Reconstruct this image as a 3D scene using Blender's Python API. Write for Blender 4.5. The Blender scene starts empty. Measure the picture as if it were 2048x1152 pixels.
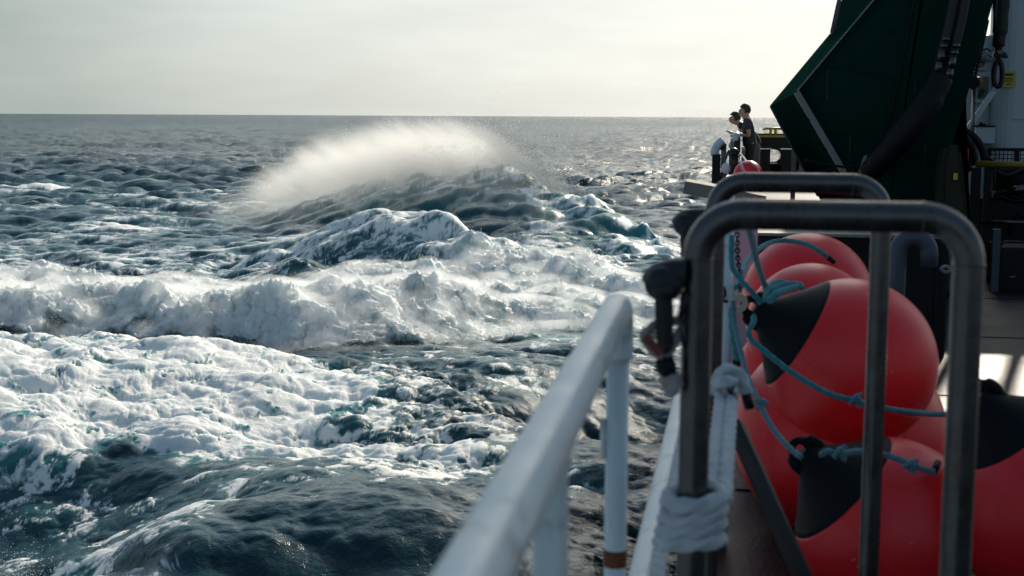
import bpy, bmesh, math, random
import numpy as np
from mathutils import Vector, Matrix

R = math.radians
rnd = random.Random(7)
rng = np.random.default_rng(11)
scene = bpy.context.scene
COL = scene.collection

# ------------------------------------------------------------------ camera, sky, sun, exposure
EYE = 6.0                      # eye height over mean sea level (m)
DECK = EYE - 1.65              # deck level
F = 2813.0                     # focal length in photo pixels (photo 2048 px wide)
YAW, PITCH, ROLL = R(9.3), math.atan((576 - 232) / F), R(0.3)

cam_data = bpy.data.cameras.new('camera')
cam = bpy.data.objects.new('camera', cam_data)
COL.objects.link(cam)
cam_data.sensor_width = 36.0
cam_data.lens = F / 2048 * 36.0
cam_data.clip_start, cam_data.clip_end = 0.05, 60000
CAM_M = Matrix.Translation((0, 0, EYE)) @ Matrix.Rotation(YAW, 4, 'Z') @ Matrix.Rotation(R(90) - PITCH, 4, 'X') @ Matrix.Rotation(ROLL, 4, 'Z')
cam.matrix_world = CAM_M
cam_data.dof.use_dof = True
cam_data.dof.focus_distance = 34
cam_data.dof.aperture_fstop = 5.6
scene.camera = cam

SUN_AZ = R(13)                # to the right of the ship's axis (+Y), towards +X
SUN_EL = R(29)
world = bpy.data.worlds.new('World')
scene.world = world
world.use_nodes = True
nt = world.node_tree
nt.nodes.clear()
def N(t, typ, **kw):
    n = t.nodes.new(typ)
    for k, v in kw.items():
        if k in n.inputs: n.inputs[k].default_value = v
        else: setattr(n, k, v)
    return n
sky = N(nt, 'ShaderNodeTexSky', sky_type='NISHITA', sun_disc=False, sun_elevation=SUN_EL, sun_rotation=SUN_AZ,
        air_density=1.0, dust_density=1.6, ozone_density=1.2)
tc = N(nt, 'ShaderNodeTexCoord')
# thin bright overcast veil: whiter towards the sun, greyer-green away from it
sv = Vector((math.sin(SUN_AZ) * math.cos(SUN_EL), math.cos(SUN_AZ) * math.cos(SUN_EL), math.sin(SUN_EL)))
dot = N(nt, 'ShaderNodeVectorMath', operation='DOT_PRODUCT'); dot.inputs[1].default_value = sv
nt.links.new(tc.outputs['Generated'], dot.inputs[0])
veil = N(nt, 'ShaderNodeValToRGB')
cr = veil.color_ramp
cr.elements[0].position = 0.0; cr.elements[0].color = (2.1, 2.7, 3.2, 1)
cr.elements[1].position = 1.0; cr.elements[1].color = (9.3, 9.4, 9.0, 1)
for p, c in ((0.55, (3.1, 3.8, 3.9, 1)), (0.68, (4.35, 5.05, 4.85, 1)), (0.80, (7.9, 8.35, 8.05, 1)), (0.87, (8.9, 9.2, 8.9, 1))):
    e = cr.elements.new(p); e.color = c
nt.links.new(dot.outputs['Value'], veil.inputs[0])
# faint cirrus streaks, flattened towards the horizon
mp = N(nt, 'ShaderNodeMapping'); mp.inputs['Scale'].default_value = (1.0, 1.0, 5.5)
nt.links.new(tc.outputs['Generated'], mp.inputs[0])
cl = N(nt, 'ShaderNodeTexNoise', Scale=4.5, Detail=7.0, Roughness=0.6)
nt.links.new(mp.outputs[0], cl.inputs['Vector'])
clr = N(nt, 'ShaderNodeMapRange'); clr.inputs['From Min'].default_value = 0.35; clr.inputs['From Max'].default_value = 0.72
clr.inputs['To Min'].default_value = 0.92; clr.inputs['To Max'].default_value = 1.09
nt.links.new(cl.outputs[0], clr.inputs[0])
cm = N(nt, 'ShaderNodeVectorMath', operation='SCALE')
nt.links.new(veil.outputs[0], cm.inputs[0]); nt.links.new(clr.outputs[0], cm.inputs['Scale'])
tz = N(nt, 'ShaderNodeValToRGB')                      # the veil turns bluer away from the horizon
tz.color_ramp.elements[0].position = 0.09; tz.color_ramp.elements[0].color = (1, 1, 1, 1)
tz.color_ramp.elements[1].position = 0.36; tz.color_ramp.elements[1].color = (0.50, 0.86, 1.0, 1)
tm = N(nt, 'ShaderNodeVectorMath', operation='MULTIPLY')
mx = N(nt, 'ShaderNodeMix', data_type='RGBA')
sepz = N(nt, 'ShaderNodeSeparateXYZ'); nt.links.new(tc.outputs['Generated'], sepz.inputs[0])
vf = N(nt, 'ShaderNodeMapRange', interpolation_type='SMOOTHSTEP')      # the veil thins out overhead
for i_, q_ in enumerate((0.07, 0.42, 0.90, 0.20)): vf.inputs[i_ + 1].default_value = q_
nt.links.new(sepz.outputs['Z'], vf.inputs[0]); nt.links.new(vf.outputs[0], mx.inputs[0])
nt.links.new(sky.outputs[0], mx.inputs[6]); nt.links.new(sepz.outputs['Z'], tz.inputs[0]); nt.links.new(cm.outputs[0], tm.inputs[0]); nt.links.new(tz.outputs[0], tm.inputs[1]); nt.links.new(tm.outputs[0], mx.inputs[7])
bg = N(nt, 'ShaderNodeBackground', Strength=0.1)
out = N(nt, 'ShaderNodeOutputWorld')
nt.links.new(mx.outputs[2], bg.inputs[0]); nt.links.new(bg.outputs[0], out.inputs[0])

sl = bpy.data.lights.new('sun', 'SUN'); sl.energy = 5.0; sl.angle = R(0.6); sl.color = (1.0, 0.90, 0.75)
sun = bpy.data.objects.new('sun', sl); COL.objects.link(sun)
sun.rotation_euler = (-sv).to_track_quat('-Z', 'Y').to_euler()
sun.location = (8, 30, 30)

scene.view_settings.view_transform = 'Standard'
scene.view_settings.look = 'None'
scene.view_settings.exposure = 0.0
scene.view_settings.gamma = 1.0
scene.render.engine = 'CYCLES'
cy = scene.cycles
cy.use_denoising = True
cy.max_bounces = 6; cy.diffuse_bounces = 3; cy.glossy_bounces = 3; cy.transparent_max_bounces = 12
cy.volume_bounces = 3
cy.sample_clamp_indirect = 4.0
cy.sample_clamp_direct = 12.0
cy.caustics_reflective = False; cy.caustics_refractive = False
cy.use_adaptive_sampling = False
cy.volume_step_rate = 1.0
cy.volume_max_steps = 128

# ------------------------------------------------------------------ photo pixel <-> place helpers
def ray(u, v):
    return (CAM_M.to_3x3() @ Vector(((u - 1024) / F, -(v - 576) / F, -1.0)))
def P(u, v, d):
    """place seen at photo pixel (u, v), d metres ahead along the ship's axis"""
    r = ray(u, v); k = d / r.y
    return Vector((0, 0, EYE)) + r * k
def S(px, d):                  # size in metres of px photo pixels at d metres
    return px * d / F * 1.0
def sea_xy(u, v, Y):
    """camera-yaw ground frame: lateral X and height for pixel (u, v) at ground distance Y"""
    a, b = (u - 1024) / F, (v - 576) / F
    cr_, sr_ = math.cos(ROLL), math.sin(ROLL)
    a, b = a * cr_ + b * sr_, -a * sr_ + b * cr_
    fw = math.cos(PITCH) - b * math.sin(PITCH)
    dn = math.sin(PITCH) + b * math.cos(PITCH)
    return Y * a / fw, EYE - Y * dn / fw
def rot_yaw(x, y):
    c, s = math.cos(YAW), math.sin(YAW)
    return x * c - y * s, x * s + y * c

# ------------------------------------------------------------------ object helpers
def prop(o, label=None, cat=None, group=None, kind=None):
    if label: o['label'] = label
    if cat: o['category'] = cat
    if group: o['group'] = group
    if kind: o['kind'] = kind
    return o
def link_mesh(name, me, mat=None, parent=None):
    o = bpy.data.objects.new(name, me); COL.objects.link(o)
    if mat is not None: me.materials.append(mat)
    if parent is not None: o.parent = parent
    return o

def grid_mesh(name, co, nr, nc, smooth=True):
    me = bpy.data.meshes.new(name)
    nv = nr * nc
    idx = np.arange(nv, dtype=np.int32).reshape(nr, nc)
    q = np.stack([idx[:-1, :-1], idx[:-1, 1:], idx[1:, 1:], idx[1:, :-1]], -1).reshape(-1, 4)
    nf = len(q)
    me.vertices.add(nv); me.vertices.foreach_set('co', co.astype(np.float32).ravel())
    me.loops.add(nf * 4); me.loops.foreach_set('vertex_index', q.ravel())
    me.polygons.add(nf); me.polygons.foreach_set('loop_start', np.arange(0, nf * 4, 4, dtype=np.int32))
    if smooth: me.polygons.foreach_set('use_smooth', np.ones(nf, dtype=bool))
    me.update(calc_edges=True)
    return me

# ------------------------------------------------------------------ noise on numpy arrays
TN = 1024
def band_tile(lam):
    k = np.fft.fftfreq(TN)[:, None] ** 2 + np.fft.fftfreq(TN)[None, :] ** 2
    k = np.sqrt(k); k0 = 1.0 / lam
    amp = np.exp(-((k - k0) / (0.42 * k0)) ** 2)
    t = np.fft.ifft2(np.fft.fft2(rng.standard_normal((TN, TN))) * amp).real
    return (t / t.std()).astype(np.float32)
TILE = band_tile(14.0)
def samp(tile, x, y):
    n = tile.shape[0]
    x = np.mod(x, n); y = np.mod(y, n)
    x0 = np.floor(x).astype(np.int32); y0 = np.floor(y).astype(np.int32)
    fx = (x - x0).astype(np.float32); fy = (y - y0).astype(np.float32)
    x0 %= n; y0 %= n
    x1 = (x0 + 1) % n; y1 = (y0 + 1) % n
    return (tile[y0, x0] * (1 - fx) * (1 - fy) + tile[y0, x1] * fx * (1 - fy) +
            tile[y1, x0] * (1 - fx) * fy + tile[y1, x1] * fx * fy)
def noise(x, y, lam, seed=0):
    a = seed * 1.913 + 0.7; c, s = math.cos(a), math.sin(a); k = 14.0 / lam
    return samp(TILE, (x * c - y * s) * k + seed * 137.3, (x * s + y * c) * k + seed * 71.9)
def fbm(x, y, lam, octs=4, gain=0.5, seed=0):
    r = 0; a = 1; t = 0
    for i in range(octs):
        r = r + a * noise(x, y, lam / 2.03 ** i, seed + i * 3.1); t += a * a; a *= gain
    return r / math.sqrt(t)
def billow(x, y, lam, octs=4, gain=0.5, seed=0):
    """puffy lumps with creased gaps, about 0..1"""
    r = 0; a = 1; t = 0
    for i in range(octs):
        q = np.abs(noise(x, y, lam / 2.1 ** i, seed + i * 2.7)) / 1.5
        r = r + a * (q * 1.6 / (1 + 0.75 * q)); t += a; a *= gain
    return r / t
def puff_tile(n=32):
    '''union of jittered round lumps of different sizes, like a cauliflower'''
    cs = TN // n
    jx, jy, rr_ = rng.random((n, n)), rng.random((n, n)), rng.uniform(0.55, 1.05, (n, n))
    gy, gx = np.mgrid[0:TN, 0:TN].astype(np.float32) / cs
    iy, ix = gy.astype(int), gx.astype(int)
    best = np.zeros((TN, TN), np.float32)
    for dy in (-1, 0, 1):
        for dx in (-1, 0, 1):
            cy_, cx_ = (iy + dy) % n, (ix + dx) % n
            d2 = (gx - (ix + dx + jx[cy_, cx_])) ** 2 + (gy - (iy + dy + jy[cy_, cx_])) ** 2
            r0_ = rr_[cy_, cx_]
            best = np.maximum(best, np.sqrt(np.maximum(r0_ ** 2 - d2, 0)))
    return best.astype(np.float32)
PT = puff_tile()
def puff(x, y, lam, octs=3, gain=0.45, seed=0):
    r = 0; a = 1; t = 0
    for i in range(octs):
        an = seed * 1.3 + i * 1.1 + 0.4; c, s_ = math.cos(an), math.sin(an); k = 32.0 / (lam / 2.2 ** i)
        r = r + a * samp(PT, (x * c - y * s_) * k + seed * 91.7, (x * s_ + y * c) * k + seed * 53.3); t += a; a *= gain
    return r / t
def sstep(a, b, x):
    t = np.clip((x - a) / (b - a), 0, 1); return t * t * (3 - 2 * t)

# ------------------------------------------------------------------ the sea
def fft_ocean(L, n, wind, wdir, lmin, lmax, rms, chop, power=4, nar=2.0, iso=0.12):
    k1 = np.fft.fftfreq(n, L / n) * 2 * np.pi
    kx, ky = np.meshgrid(k1, k1)
    k = np.sqrt(kx ** 2 + ky ** 2); k[0, 0] = 1
    Lw = wind ** 2 / 9.81
    c = (kx * wdir[0] + ky * wdir[1]) / k
    ph = np.exp(-1 / (k * Lw) ** 2) / k ** power * (iso + np.abs(c) ** nar)
    lam = 2 * np.pi / k
    ph *= 1 / (1 + (lmin / lam) ** 6) / (1 + (lam / lmax) ** 6)
    ph[0, 0] = 0
    h = np.sqrt(ph) * (rng.standard_normal((n, n)) + 1j * rng.standard_normal((n, n)))
    H = np.fft.ifft2(h).real; s = rms / H.std()
    Dx = np.fft.ifft2(-1j * kx / k * h).real * s * chop
    Dy = np.fft.ifft2(-1j * ky / k * h).real * s * chop
    return (H * s).astype(np.float32), Dx.astype(np.float32), Dy.astype(np.float32), L, n
wd = (-0.55, -0.835)
OC_A = fft_ocean(210.0, 1024, 13.0, (-0.42, -0.907), 0.6, 48, 0.40, 1.2, 4, 5.0, 0.05)
OC_C = fft_ocean(97.0, 1024, 10.0, (-0.20, -0.98), 1.0, 11, 0.26, 1.35, 3.2, 4.0, 0.06)
OC_B = fft_ocean(31.0, 1024, 9.0, (-0.7, -0.7), 0.12, 3.2, 0.055, 1.0)
def ocean(oc, x, y):
    H, Dx, Dy, L, n = oc
    u, v = x / L * n, y / L * n
    return samp(H, u, v), samp(Dx, u, v), samp(Dy, u, v)

def rows():
    v = [1900, 1700, 1560, 1500, 1450, 1400, 1370, 1340, 1320, 1300, 1285, 1270, 1260, 1250, 1244]
    v += list(np.arange(1238, 1130, -0.9)) + list(np.arange(1130, 990, -1.4))
    v += list(np.arange(990, 760, -1.05))
    v += list(np.arange(760, 520, -0.52))
    v += list(np.arange(520, 400, -0.75))
    v += list(np.arange(400, 240, -0.85))
    v += [240 - 0.8 * i for i in range(1, 7)]
    v = np.array(v)
    b = (v - 576) / F
    return EYE * (math.cos(PITCH) - b * math.sin(PITCH)) / (math.sin(PITCH) + b * math.cos(PITCH))
Yr = rows()
Yr = np.concatenate([Yr[Yr > 0], [9000, 30000]])
Yr = np.sort(Yr)
tc_ = np.concatenate([-np.geomspace(4.0, 0.435, 22), np.linspace(-0.425, 0.2, 1000), np.geomspace(0.207, 3.0, 26)])
nr, nc = len(Yr), len(tc_)
print('sea grid', nr, nc, nr * nc)
Y = np.repeat(Yr[:, None], nc, 1); T = np.repeat(tc_[None, :], nr, 0)
X = Y * T
U = 1024 + F * T               # approximate photo column of each point (ground frame angle)

def ridge(pts, wf, wb, pf=1.6, pb=1.6):
    """a wave: pts are (column, crest row, distance); returns height field"""
    us = [p[0] for p in pts]; Yc = [p[2] for p in pts]
    hs = [max(sea_xy(p[0], p[1], p[2])[1], 0) for p in pts]
    yc = np.interp(U, us, Yc); h = np.interp(U, us, hs, left=0, right=0)
    yc = yc + 0.35 * noise(X, Y, 9, 5)
    s = Y - yc
    return h * np.where(s < 0, np.exp(-np.abs(s / wf) ** pf), np.exp(-np.abs(s / wb) ** pb)), s, h
MAIN = [(60, 560, 86), (200, 515, 84), (350, 468, 82), (500, 425, 80), (650, 376, 76), (760, 352, 74), (870, 340, 72), (940, 332, 71), (1000, 319, 70),
        (1045, 345, 68), (1090, 384, 66), (1200, 410, 64), (1280, 462, 60), (1350, 503, 56), (1480, 560, 50)]
MID = [(400, 540, 60), (500, 512, 58), (560, 490, 58), (640, 455, 58), (720, 411, 57), (780, 405, 56), (850, 410, 55), (900, 428, 54), (1000, 468, 52),
       (1100, 500, 50), (1200, 530, 49), (1340, 570, 47)]
SML = [(330, 600, 52), (430, 560, 52), (500, 528, 52), (560, 500, 52), (600, 486, 51.7), (625, 490, 51.4), (660, 515, 51), (740, 570, 50)]
W1 = [(-300, 585, 39.5), (0, 572, 39.5), (150, 580, 39.5), (300, 585, 39), (420, 590, 38.5), (520, 600, 38.2), (620, 600, 38), (700, 590, 38.5), (800, 578, 39.5), (900, 572, 40.5),
      (1000, 568, 41.5), (1100, 575, 42.5), (1200, 585, 43.5), (1300, 598, 44.5), (1420, 640, 45)]
W2 = [(-300, 530, 48), (0, 516, 47.5), (50, 512, 47), (90, 503, 47), (150, 528, 46.5), (250, 548, 46), (400, 556, 46), (550, 548, 46), (650, 528, 47), (690, 520, 47), (760, 545, 48),
      (900, 512, 50), (1000, 515, 50), (1100, 520, 50), (1200, 532, 49), (1300, 552, 48), (1400, 600, 48)]
PATCH = [(-300, 668, 31), (0, 690, 31), (100, 700, 31), (250, 712, 31), (400, 726, 31), (500, 740, 31), (600, 752, 31.5), (700, 765, 32), (850, 810, 32), (1000, 840, 32)]
HUMP = [(-260, 1277, 16.2), (-60, 1262, 16.2), (100, 1230, 16.2), (230, 1170, 16.3), (330, 1105, 16.5), (420, 1068, 16.8), (600, 1052, 17.1), (800, 1058, 17.1), (1000, 1082, 16.9), (1200, 1150, 16.4), (1400, 1262, 16), (1500, 1262, 16)]
hM, sM, aM = ridge(MAIN, 8.0, 9.0, 1.35, 1.5)
hD, sD, aD = ridge(MID, 4.6, 5.5, 1.35, 1.6)
hS, sS, aS = ridge(SML, 2.8, 3.0, 1.4, 1.5)
hW1, sW1, aW1 = ridge(W1, 3.1, 4.0, 2.6, 2.2)
hW2, sW2, aW2 = ridge(W2, 3.2, 2.6, 2.0, 1.7)
hP, sP, aP = ridge(PATCH, 6.5, 1.9, 2.0, 1.6)
hH, sH, aH = ridge(HUMP, 2.2, 3.6, 1.9, 1.8)
near = 1 - sstep(70, 150, Y)
def smax(a, b, k=0.25):
    return 0.5 * (a + b + np.sqrt((a - b) ** 2 + k * k)) - 0.5 * k
Hg = smax(hM, smax(hD * 0.96, hS)) + 0.0
Hg = smax(Hg, smax(hW1, hW2 * 0.95, 0.15) * 0.92) + hP + hH
# troughs: the hollow left of the main wave, the dark slope at lower left, the hollow before the white water
Hg -= 0.95 * np.exp(-((Y - 21.6) / 2.2) ** 2 - ((np.minimum(U, 2000) + 50) / 420) ** 2)
Hg -= 0.30 * np.exp(-((Y - 34.2) / 1.2) ** 2) * sstep(1300, 300, U)
Hg -= 0.55 * np.exp(-((Y - 27.5) / 2.6) ** 2 - ((U - 1240) / 190) ** 2)
Hg += 0.28 * np.exp(-((Y - 31.0) / 2.0) ** 2 - ((U - 1080) / 210) ** 2)

Xs = rot_yaw(X, Y)[0]
hull = 1 - sstep(0.0, 2.5, Xs) * (1 - sstep(26, 32, Y))   # held down under the ship
edge = 1 - sstep(1420, 1500, U)
Hg = Hg * edge
A0, A1, A2 = ocean(OC_A, X, Y)
C0, C1, C2 = ocean(OC_C, X + 17, Y + 5)
B0, B1, B2 = ocean(OC_B, X * 0.93 + Y * 0.37, Y * 0.93 - X * 0.37)
ampA = (0.42 + 0.58 * sstep(80, 190, Y)) * (0.35 + 0.65 * hull)
ampC = (0.35 + 0.65 * sstep(60, 120, Y)) * (0.3 + 0.7 * hull) * (1 - 0.5 * sstep(900, 3000, Y))
ampB = (1 - sstep(120, 420, Y))
lowA = 1.0 + 0.35 * fbm(X, Y, 120, 2, 0.5, 9) * sstep(90, 200, Y)
ampA = ampA * (1 - 0.50 * sstep(80, 160, Y)); H3 = Hg + A0 * ampA * lowA + C0 * ampC + B0 * ampB
chp = 1 + 0.5 * sstep(90, 200, Y)
DX = A1 * ampA * chp + C1 * ampC + B1 * ampB; DY = A2 * ampA * chp + C2 * ampC + B2 * ampB

# --- where the foam is (0..1 cover), before lacy break-up
def box(u0, u1, su, y0, y1, sy):
    return sstep(u0 - su, u0 + su, U) * (1 - sstep(u1 - su, u1 + su, U)) * sstep(y0 - sy, y0 + sy, Y) * (1 - sstep(y1 - sy, y1 + sy, Y))
wob = 60 * fbm(X, Y, 7, 3, 0.55, 21); woby = 1.0 * fbm(X, Y, 6, 3, 0.6, 31)
U0, Y0 = U, Y
band_front = np.interp(U, [-300, 0, 200, 330, 450, 600, 700, 745, 850, 950, 1100, 1200, 1290, 1400], [36.6, 36.4, 36.0, 35.8, 35.4, 34.7, 34.9, 35.6, 35.7, 36.2, 37.3, 38.4, 39.6, 41])
band_back = np.interp(U, [-300, 0, 90, 200, 400, 650, 800, 900, 1100, 1300, 1400], [51, 50.5, 50, 48, 48, 49, 49.5, 52, 52.5, 50.5, 50])
inband = sstep(-0.25, 0.35, Y - band_front + 0.25 - 0.42 * fbm(X, Y, 2.6, 4, 0.6, 3)) * (1 - sstep(-0.8, 0.9, Y - band_back + 0.7 * woby))
inband = inband * edge
U = U0 + wob; Y = Y0 + woby
cover = np.zeros_like(X)
def add(m): 
    global cover
    cover = np.maximum(cover, m)
pu = np.interp(Y0, [23, 24.5, 26, 28, 30, 32, 33], [520, 620, 700, 735, 720, 640, 500])
pl = np.interp(U0, [-300, 0, 140, 260, 330, 480, 620, 760], [23.3, 23.5, 24.2, 24.9, 24.0, 23.0, 23.2, 25])
patch = sstep(45, -45, U - pu) * sstep(-0.5, 0.5, Y0 + 0.5 * woby - pl) * (1 - sstep(31.6, 33.4, Y0 + 0.6 * woby))
add(0.92 * patch)
add(0.90 * box(520, 880, 80, 22.8, 26.0, 0.8))
add(0.78 * box(520, 1030, 60, 21.4, 24.4, 0.6))
add(0.58 * box(650, 960, 60, 24.5, 30.5, 1.2))
add(0.70 * box(-400, 240, 40, 23.4, 24.6, 0.35))
add(0.45 * box(-400, 360, 60, 21, 23.5, 0.5))
add(0.84 * box(-400, 230, 60, 15, 20.0, 0.5))
add(0.66 * box(150, 450, 60, 15.5, 20.2, 0.5))
add(0.44 * box(330, 1000, 60, 19.6, 22.2, 0.5))
add(0.30 * box(1000, 1350, 50, 18.5, 23.5, 1))
add(0.34 * box(740, 1400, 60, 30, 36, 1))
add(0.55 * box(-400, 560, 90, 63, 108, 6) * (0.7 + 0.3 * noise(X, Y0, 16, 2)))
add(0.55 * sstep(-9, -1, sM) * (1 - sstep(0, 3.0, sM)) * sstep(420, 700, U) * (1 - sstep(1300, 1420, U)))
add(0.95 * np.exp(-(sM / 0.7) ** 2) * sstep(480, 640, U) * (1 - sstep(1260, 1400, U)))
add(0.64 * sstep(-6, -2, sD) * (1 - sstep(0, 6.0, sD)) * sstep(380, 560, U) * (1 - sstep(1300, 1400, U)))
add(0.72 * np.exp(-((sD + 0.2) / 0.5) ** 2) * sstep(600, 760, U))
add(0.72 * np.exp(-((sS) / 0.35) ** 2) * sstep(480, 560, U) * (1 - sstep(640, 700, U)))
add(0.62 * box(860, 1330, 50, 50.5, 60, 2))
add(0.50 * box(-400, 900, 60, 50, 64, 2))
add(0.80 * np.exp(-((Y0 - 112 + 0.012 * U0) / 3) ** 2) * (1 - sstep(180, 330, U0)))
# whitecaps scattered over the far sea, on crests only
far = sstep(110, 160, Y0)
add(far * (1 - sstep(350, 700, Y0)) * 0.8 * sstep(3.1, 3.8, A0 / 0.42 + 0.5 * noise(X, Y0, 25, 14)))
U, Y = U0, Y0

n1 = fbm(X, Y, 1.1, 5, 0.62, 41)                        # lace, metre scale
n1b = fbm(X, Y * 1.0, 0.42, 3, 0.6, 61)
strk = fbm(X * 0.22, Y * 1.1, 1.5, 4, 0.6, 51)          # windblown streaks across
veins = 1 - np.clip(np.abs(fbm(X + 0.5 * n1, Y, 1.7, 3, 0.5, 71)) * 1.5, 0, 1)
lace = 0.5 + 0.16 * n1 + 0.08 * n1b + 0.25 * (veins - 0.5)
farst = sstep(48, 62, Y)
lace = lace * (1 - 0.65 * farst) + (0.5 + 0.2 * strk) * 0.65 * farst
foam = sstep(0.40, 0.66, lace + (cover - 0.5) * 1.05 - 0.04)
foam = np.where(cover < 0.02, 0, foam) * sstep(0.0, 0.2, cover)
foam = np.maximum(foam, patch * sstep(0.45, 0.68, lace + 0.05 + 0.05 * noise(X, Y, 4, 7)))

# --- turbulence of the white water and relief of the foam
wx_ = 0.22 * fbm(X, Y, 1.8, 3, 0.5, 301); wy_ = 0.22 * fbm(X, Y, 1.8, 3, 0.5, 302)
b1 = puff(X + wx_, Y + wy_, 1.25, 3, 0.45, 4); b2 = puff(X + 3 + wx_, Y + wy_, 0.52, 2, 0.5, 8)
b3 = puff(X + 0.3 * wx_, Y, 0.24, 2, 0.5, 29)
bigb = billow(X * 0.8, Y, 4.2, 2, 0.5, 15)
front = sstep(0.0, 1.2, Y - band_front)
bandH = inband * (0.62 * (b1 - 0.6) + 0.26 * (b2 - 0.6) + 0.13 * (b3 - 0.6) + 0.50 * fbm(X, Y, 5.0, 2, 0.5, 15) * 0.35) * (0.55 + 0.45 * front)
H3 = H3 + bandH
tn = fbm(X, Y, 0.9, 4, 0.7, 77); tn2 = fbm(X, Y, 0.9, 4, 0.7, 99)
DX = DX * (1 - 0.6 * inband) + inband * 0.05 * tn
DY = DY * (1 - 0.6 * inband) + inband * (0.05 * tn2 - 0.50 * (b1 - 0.5) - 0.12 * (b2 - 0.5))
spk = np.clip(fbm(X, Y, 0.5, 3, 0.7, 123) - 1.1, 0, 2)
H3 = H3 + inband * 0.10 * spk * sstep(0.5, 0.8, b1)
rel = 0.6 * puff((X + wx_ * 1.6) * 0.55, (Y + wy_ * 1.6) + 0.25 * X, 0.75, 3, 0.42, 25) + 0.4 * billow(X * 0.7 + 0.5 * wx_, Y + 0.3 * X, 1.5, 3, 0.4, 25)
H3 = H3 + patch * foam * (0.15 * (rel - 0.45) + 0.045 * (puff(X + wx_, Y, 0.22, 2, 0.6, 55) - 0.5) + 0.06 * fbm(X, Y, 2.6, 2, 0.5, 17))
H3 = H3 + (1 - patch) * (1 - inband) * foam * 0.05 * (rel - 0.3) * (1 - sstep(60, 110, Y))
# churned water beside the patch, spume ripples
chn = box(640, 980, 60, 22.5, 31, 1.0)
H3 = H3 + chn * (0.03 * fbm(X, Y, 0.9, 3, 0.45, 33) + 0.03 * billow(X, Y, 0.5, 2, 0.5, 37))
# crests of the breaking wave are ragged
crest = np.exp(-(sM / 0.9) ** 2) * sstep(600, 800, U) * (1 - sstep(1300, 1400, U))
H3 = H3 + crest * 0.12 * fbm(X, Y, 1.6, 3, 0.45, 88)
face = sstep(-9, -4, sM) * (1 - sstep(-0.5, 3, sM)) * sstep(300, 600, U)
H3 = H3 + (face + 0.8 * sstep(-5, -2, sD) * (1 - sstep(0, 3, sD)) * (aD > 0)) * 0.10 * fbm(X * 0.8 + Y * .4, Y, 2.4, 3, 0.4, 66)
foam = np.maximum(foam, inband * (0.80 + 0.20 * sstep(0.3, 0.6, b1)))
thin = sstep(700, 1000, U) * inband
foam = foam * (1 - thin * 0.5 * sstep(0.0, 0.6, fbm(X, Y, 2.2, 4, 0.6, 44)))
foam = np.clip(foam, 0, 1)
# aerated (milky turquoise) water under and around foam
aer = np.clip(0.30 * cover + 0.65 * inband + 0.60 * patch + 0.95 * np.exp(-((Y - 37.2) / 1.8) ** 2 - ((U - 1120) / 130) ** 2)
              + 0.25 * crest + 0.28 * face + 0.25 * np.exp(-((sD) / 3) ** 2) * (aD > 0.4) + 0.12 * noise(X, Y, 6, 3) * cover, 0, 1)
aer = np.where(Y > 120, 0.0, aer)

Xw, Yw = rot_yaw(X + DX, Y + DY)
co = np.stack([Xw, Yw, H3], -1).reshape(-1, 3)
sea_me = grid_mesh('sea', co, nr, nc)
for nm, arr in (('foam', foam), ('aer', aer)):
    at = sea_me.attributes.new(nm, 'FLOAT', 'POINT'); at.data.foreach_set('value', arr.astype(np.float32).ravel())

def new_mat(name):
    m = bpy.data.materials.new(name); m.use_nodes = True
    t = m.node_tree; t.nodes.clear()
    return m, t
def attr(t, n):
    a = N(t, 'ShaderNodeAttribute', attribute_name=n); return a.outputs['Fac']
def mathn(t, op, a, b=None, clamp=False):
    n = N(t, 'ShaderNodeMath', operation=op, use_clamp=clamp)
    for i, q in enumerate((a, b)):
        if q is None: continue
        if isinstance(q, (int, float)): n.inputs[i].default_value = q
        else: t.links.new(q, n.inputs[i])
    return n.outputs[0]
def mixc(t, f, a, b):
    n = N(t, 'ShaderNodeMix', data_type='RGBA')
    for i, q in ((0, f), (6, a), (7, b)):
        if isinstance(q, (int, float)): n.inputs[i].default_value = q
        elif isinstance(q, tuple): n.inputs[i].default_value = (*q, 1)
        else: t.links.new(q, n.inputs[i])
    return n.outputs[2]
def mrange(t, v, a, b, c, d):
    n = N(t, 'ShaderNodeMapRange')
    t.links.new(v, n.inputs[0])
    for i, q in enumerate((a, b, c, d)): n.inputs[i + 1].default_value = q
    return n.outputs[0]
def noisen(t, vec, scale, detail=4, rough=0.55, dist=0.0):
    n = N(t, 'ShaderNodeTexNoise', Scale=scale, Detail=float(detail), Roughness=rough, Distortion=dist)
    t.links.new(vec, n.inputs['Vector']); return n.outputs[0]

seam, t = new_mat('sea_water')
geo = N(t, 'ShaderNodeNewGeometry')
pos = geo.outputs['Position']
camd = N(t, 'ShaderNodeVectorMath', operation='DISTANCE'); camd.inputs[1].default_value = (0, 0, EYE)
t.links.new(pos, camd.inputs[0]); dist = camd.outputs['Value']
fo = attr(t, 'foam'); ae = attr(t, 'aer')
flat = N(t, 'ShaderNodeMapping'); flat.inputs['Scale'].default_value = (1, 1, 0.4); t.links.new(pos, flat.inputs[0])
fn = noisen(t, flat.outputs[0], 9.0, 5, 0.65)
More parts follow.
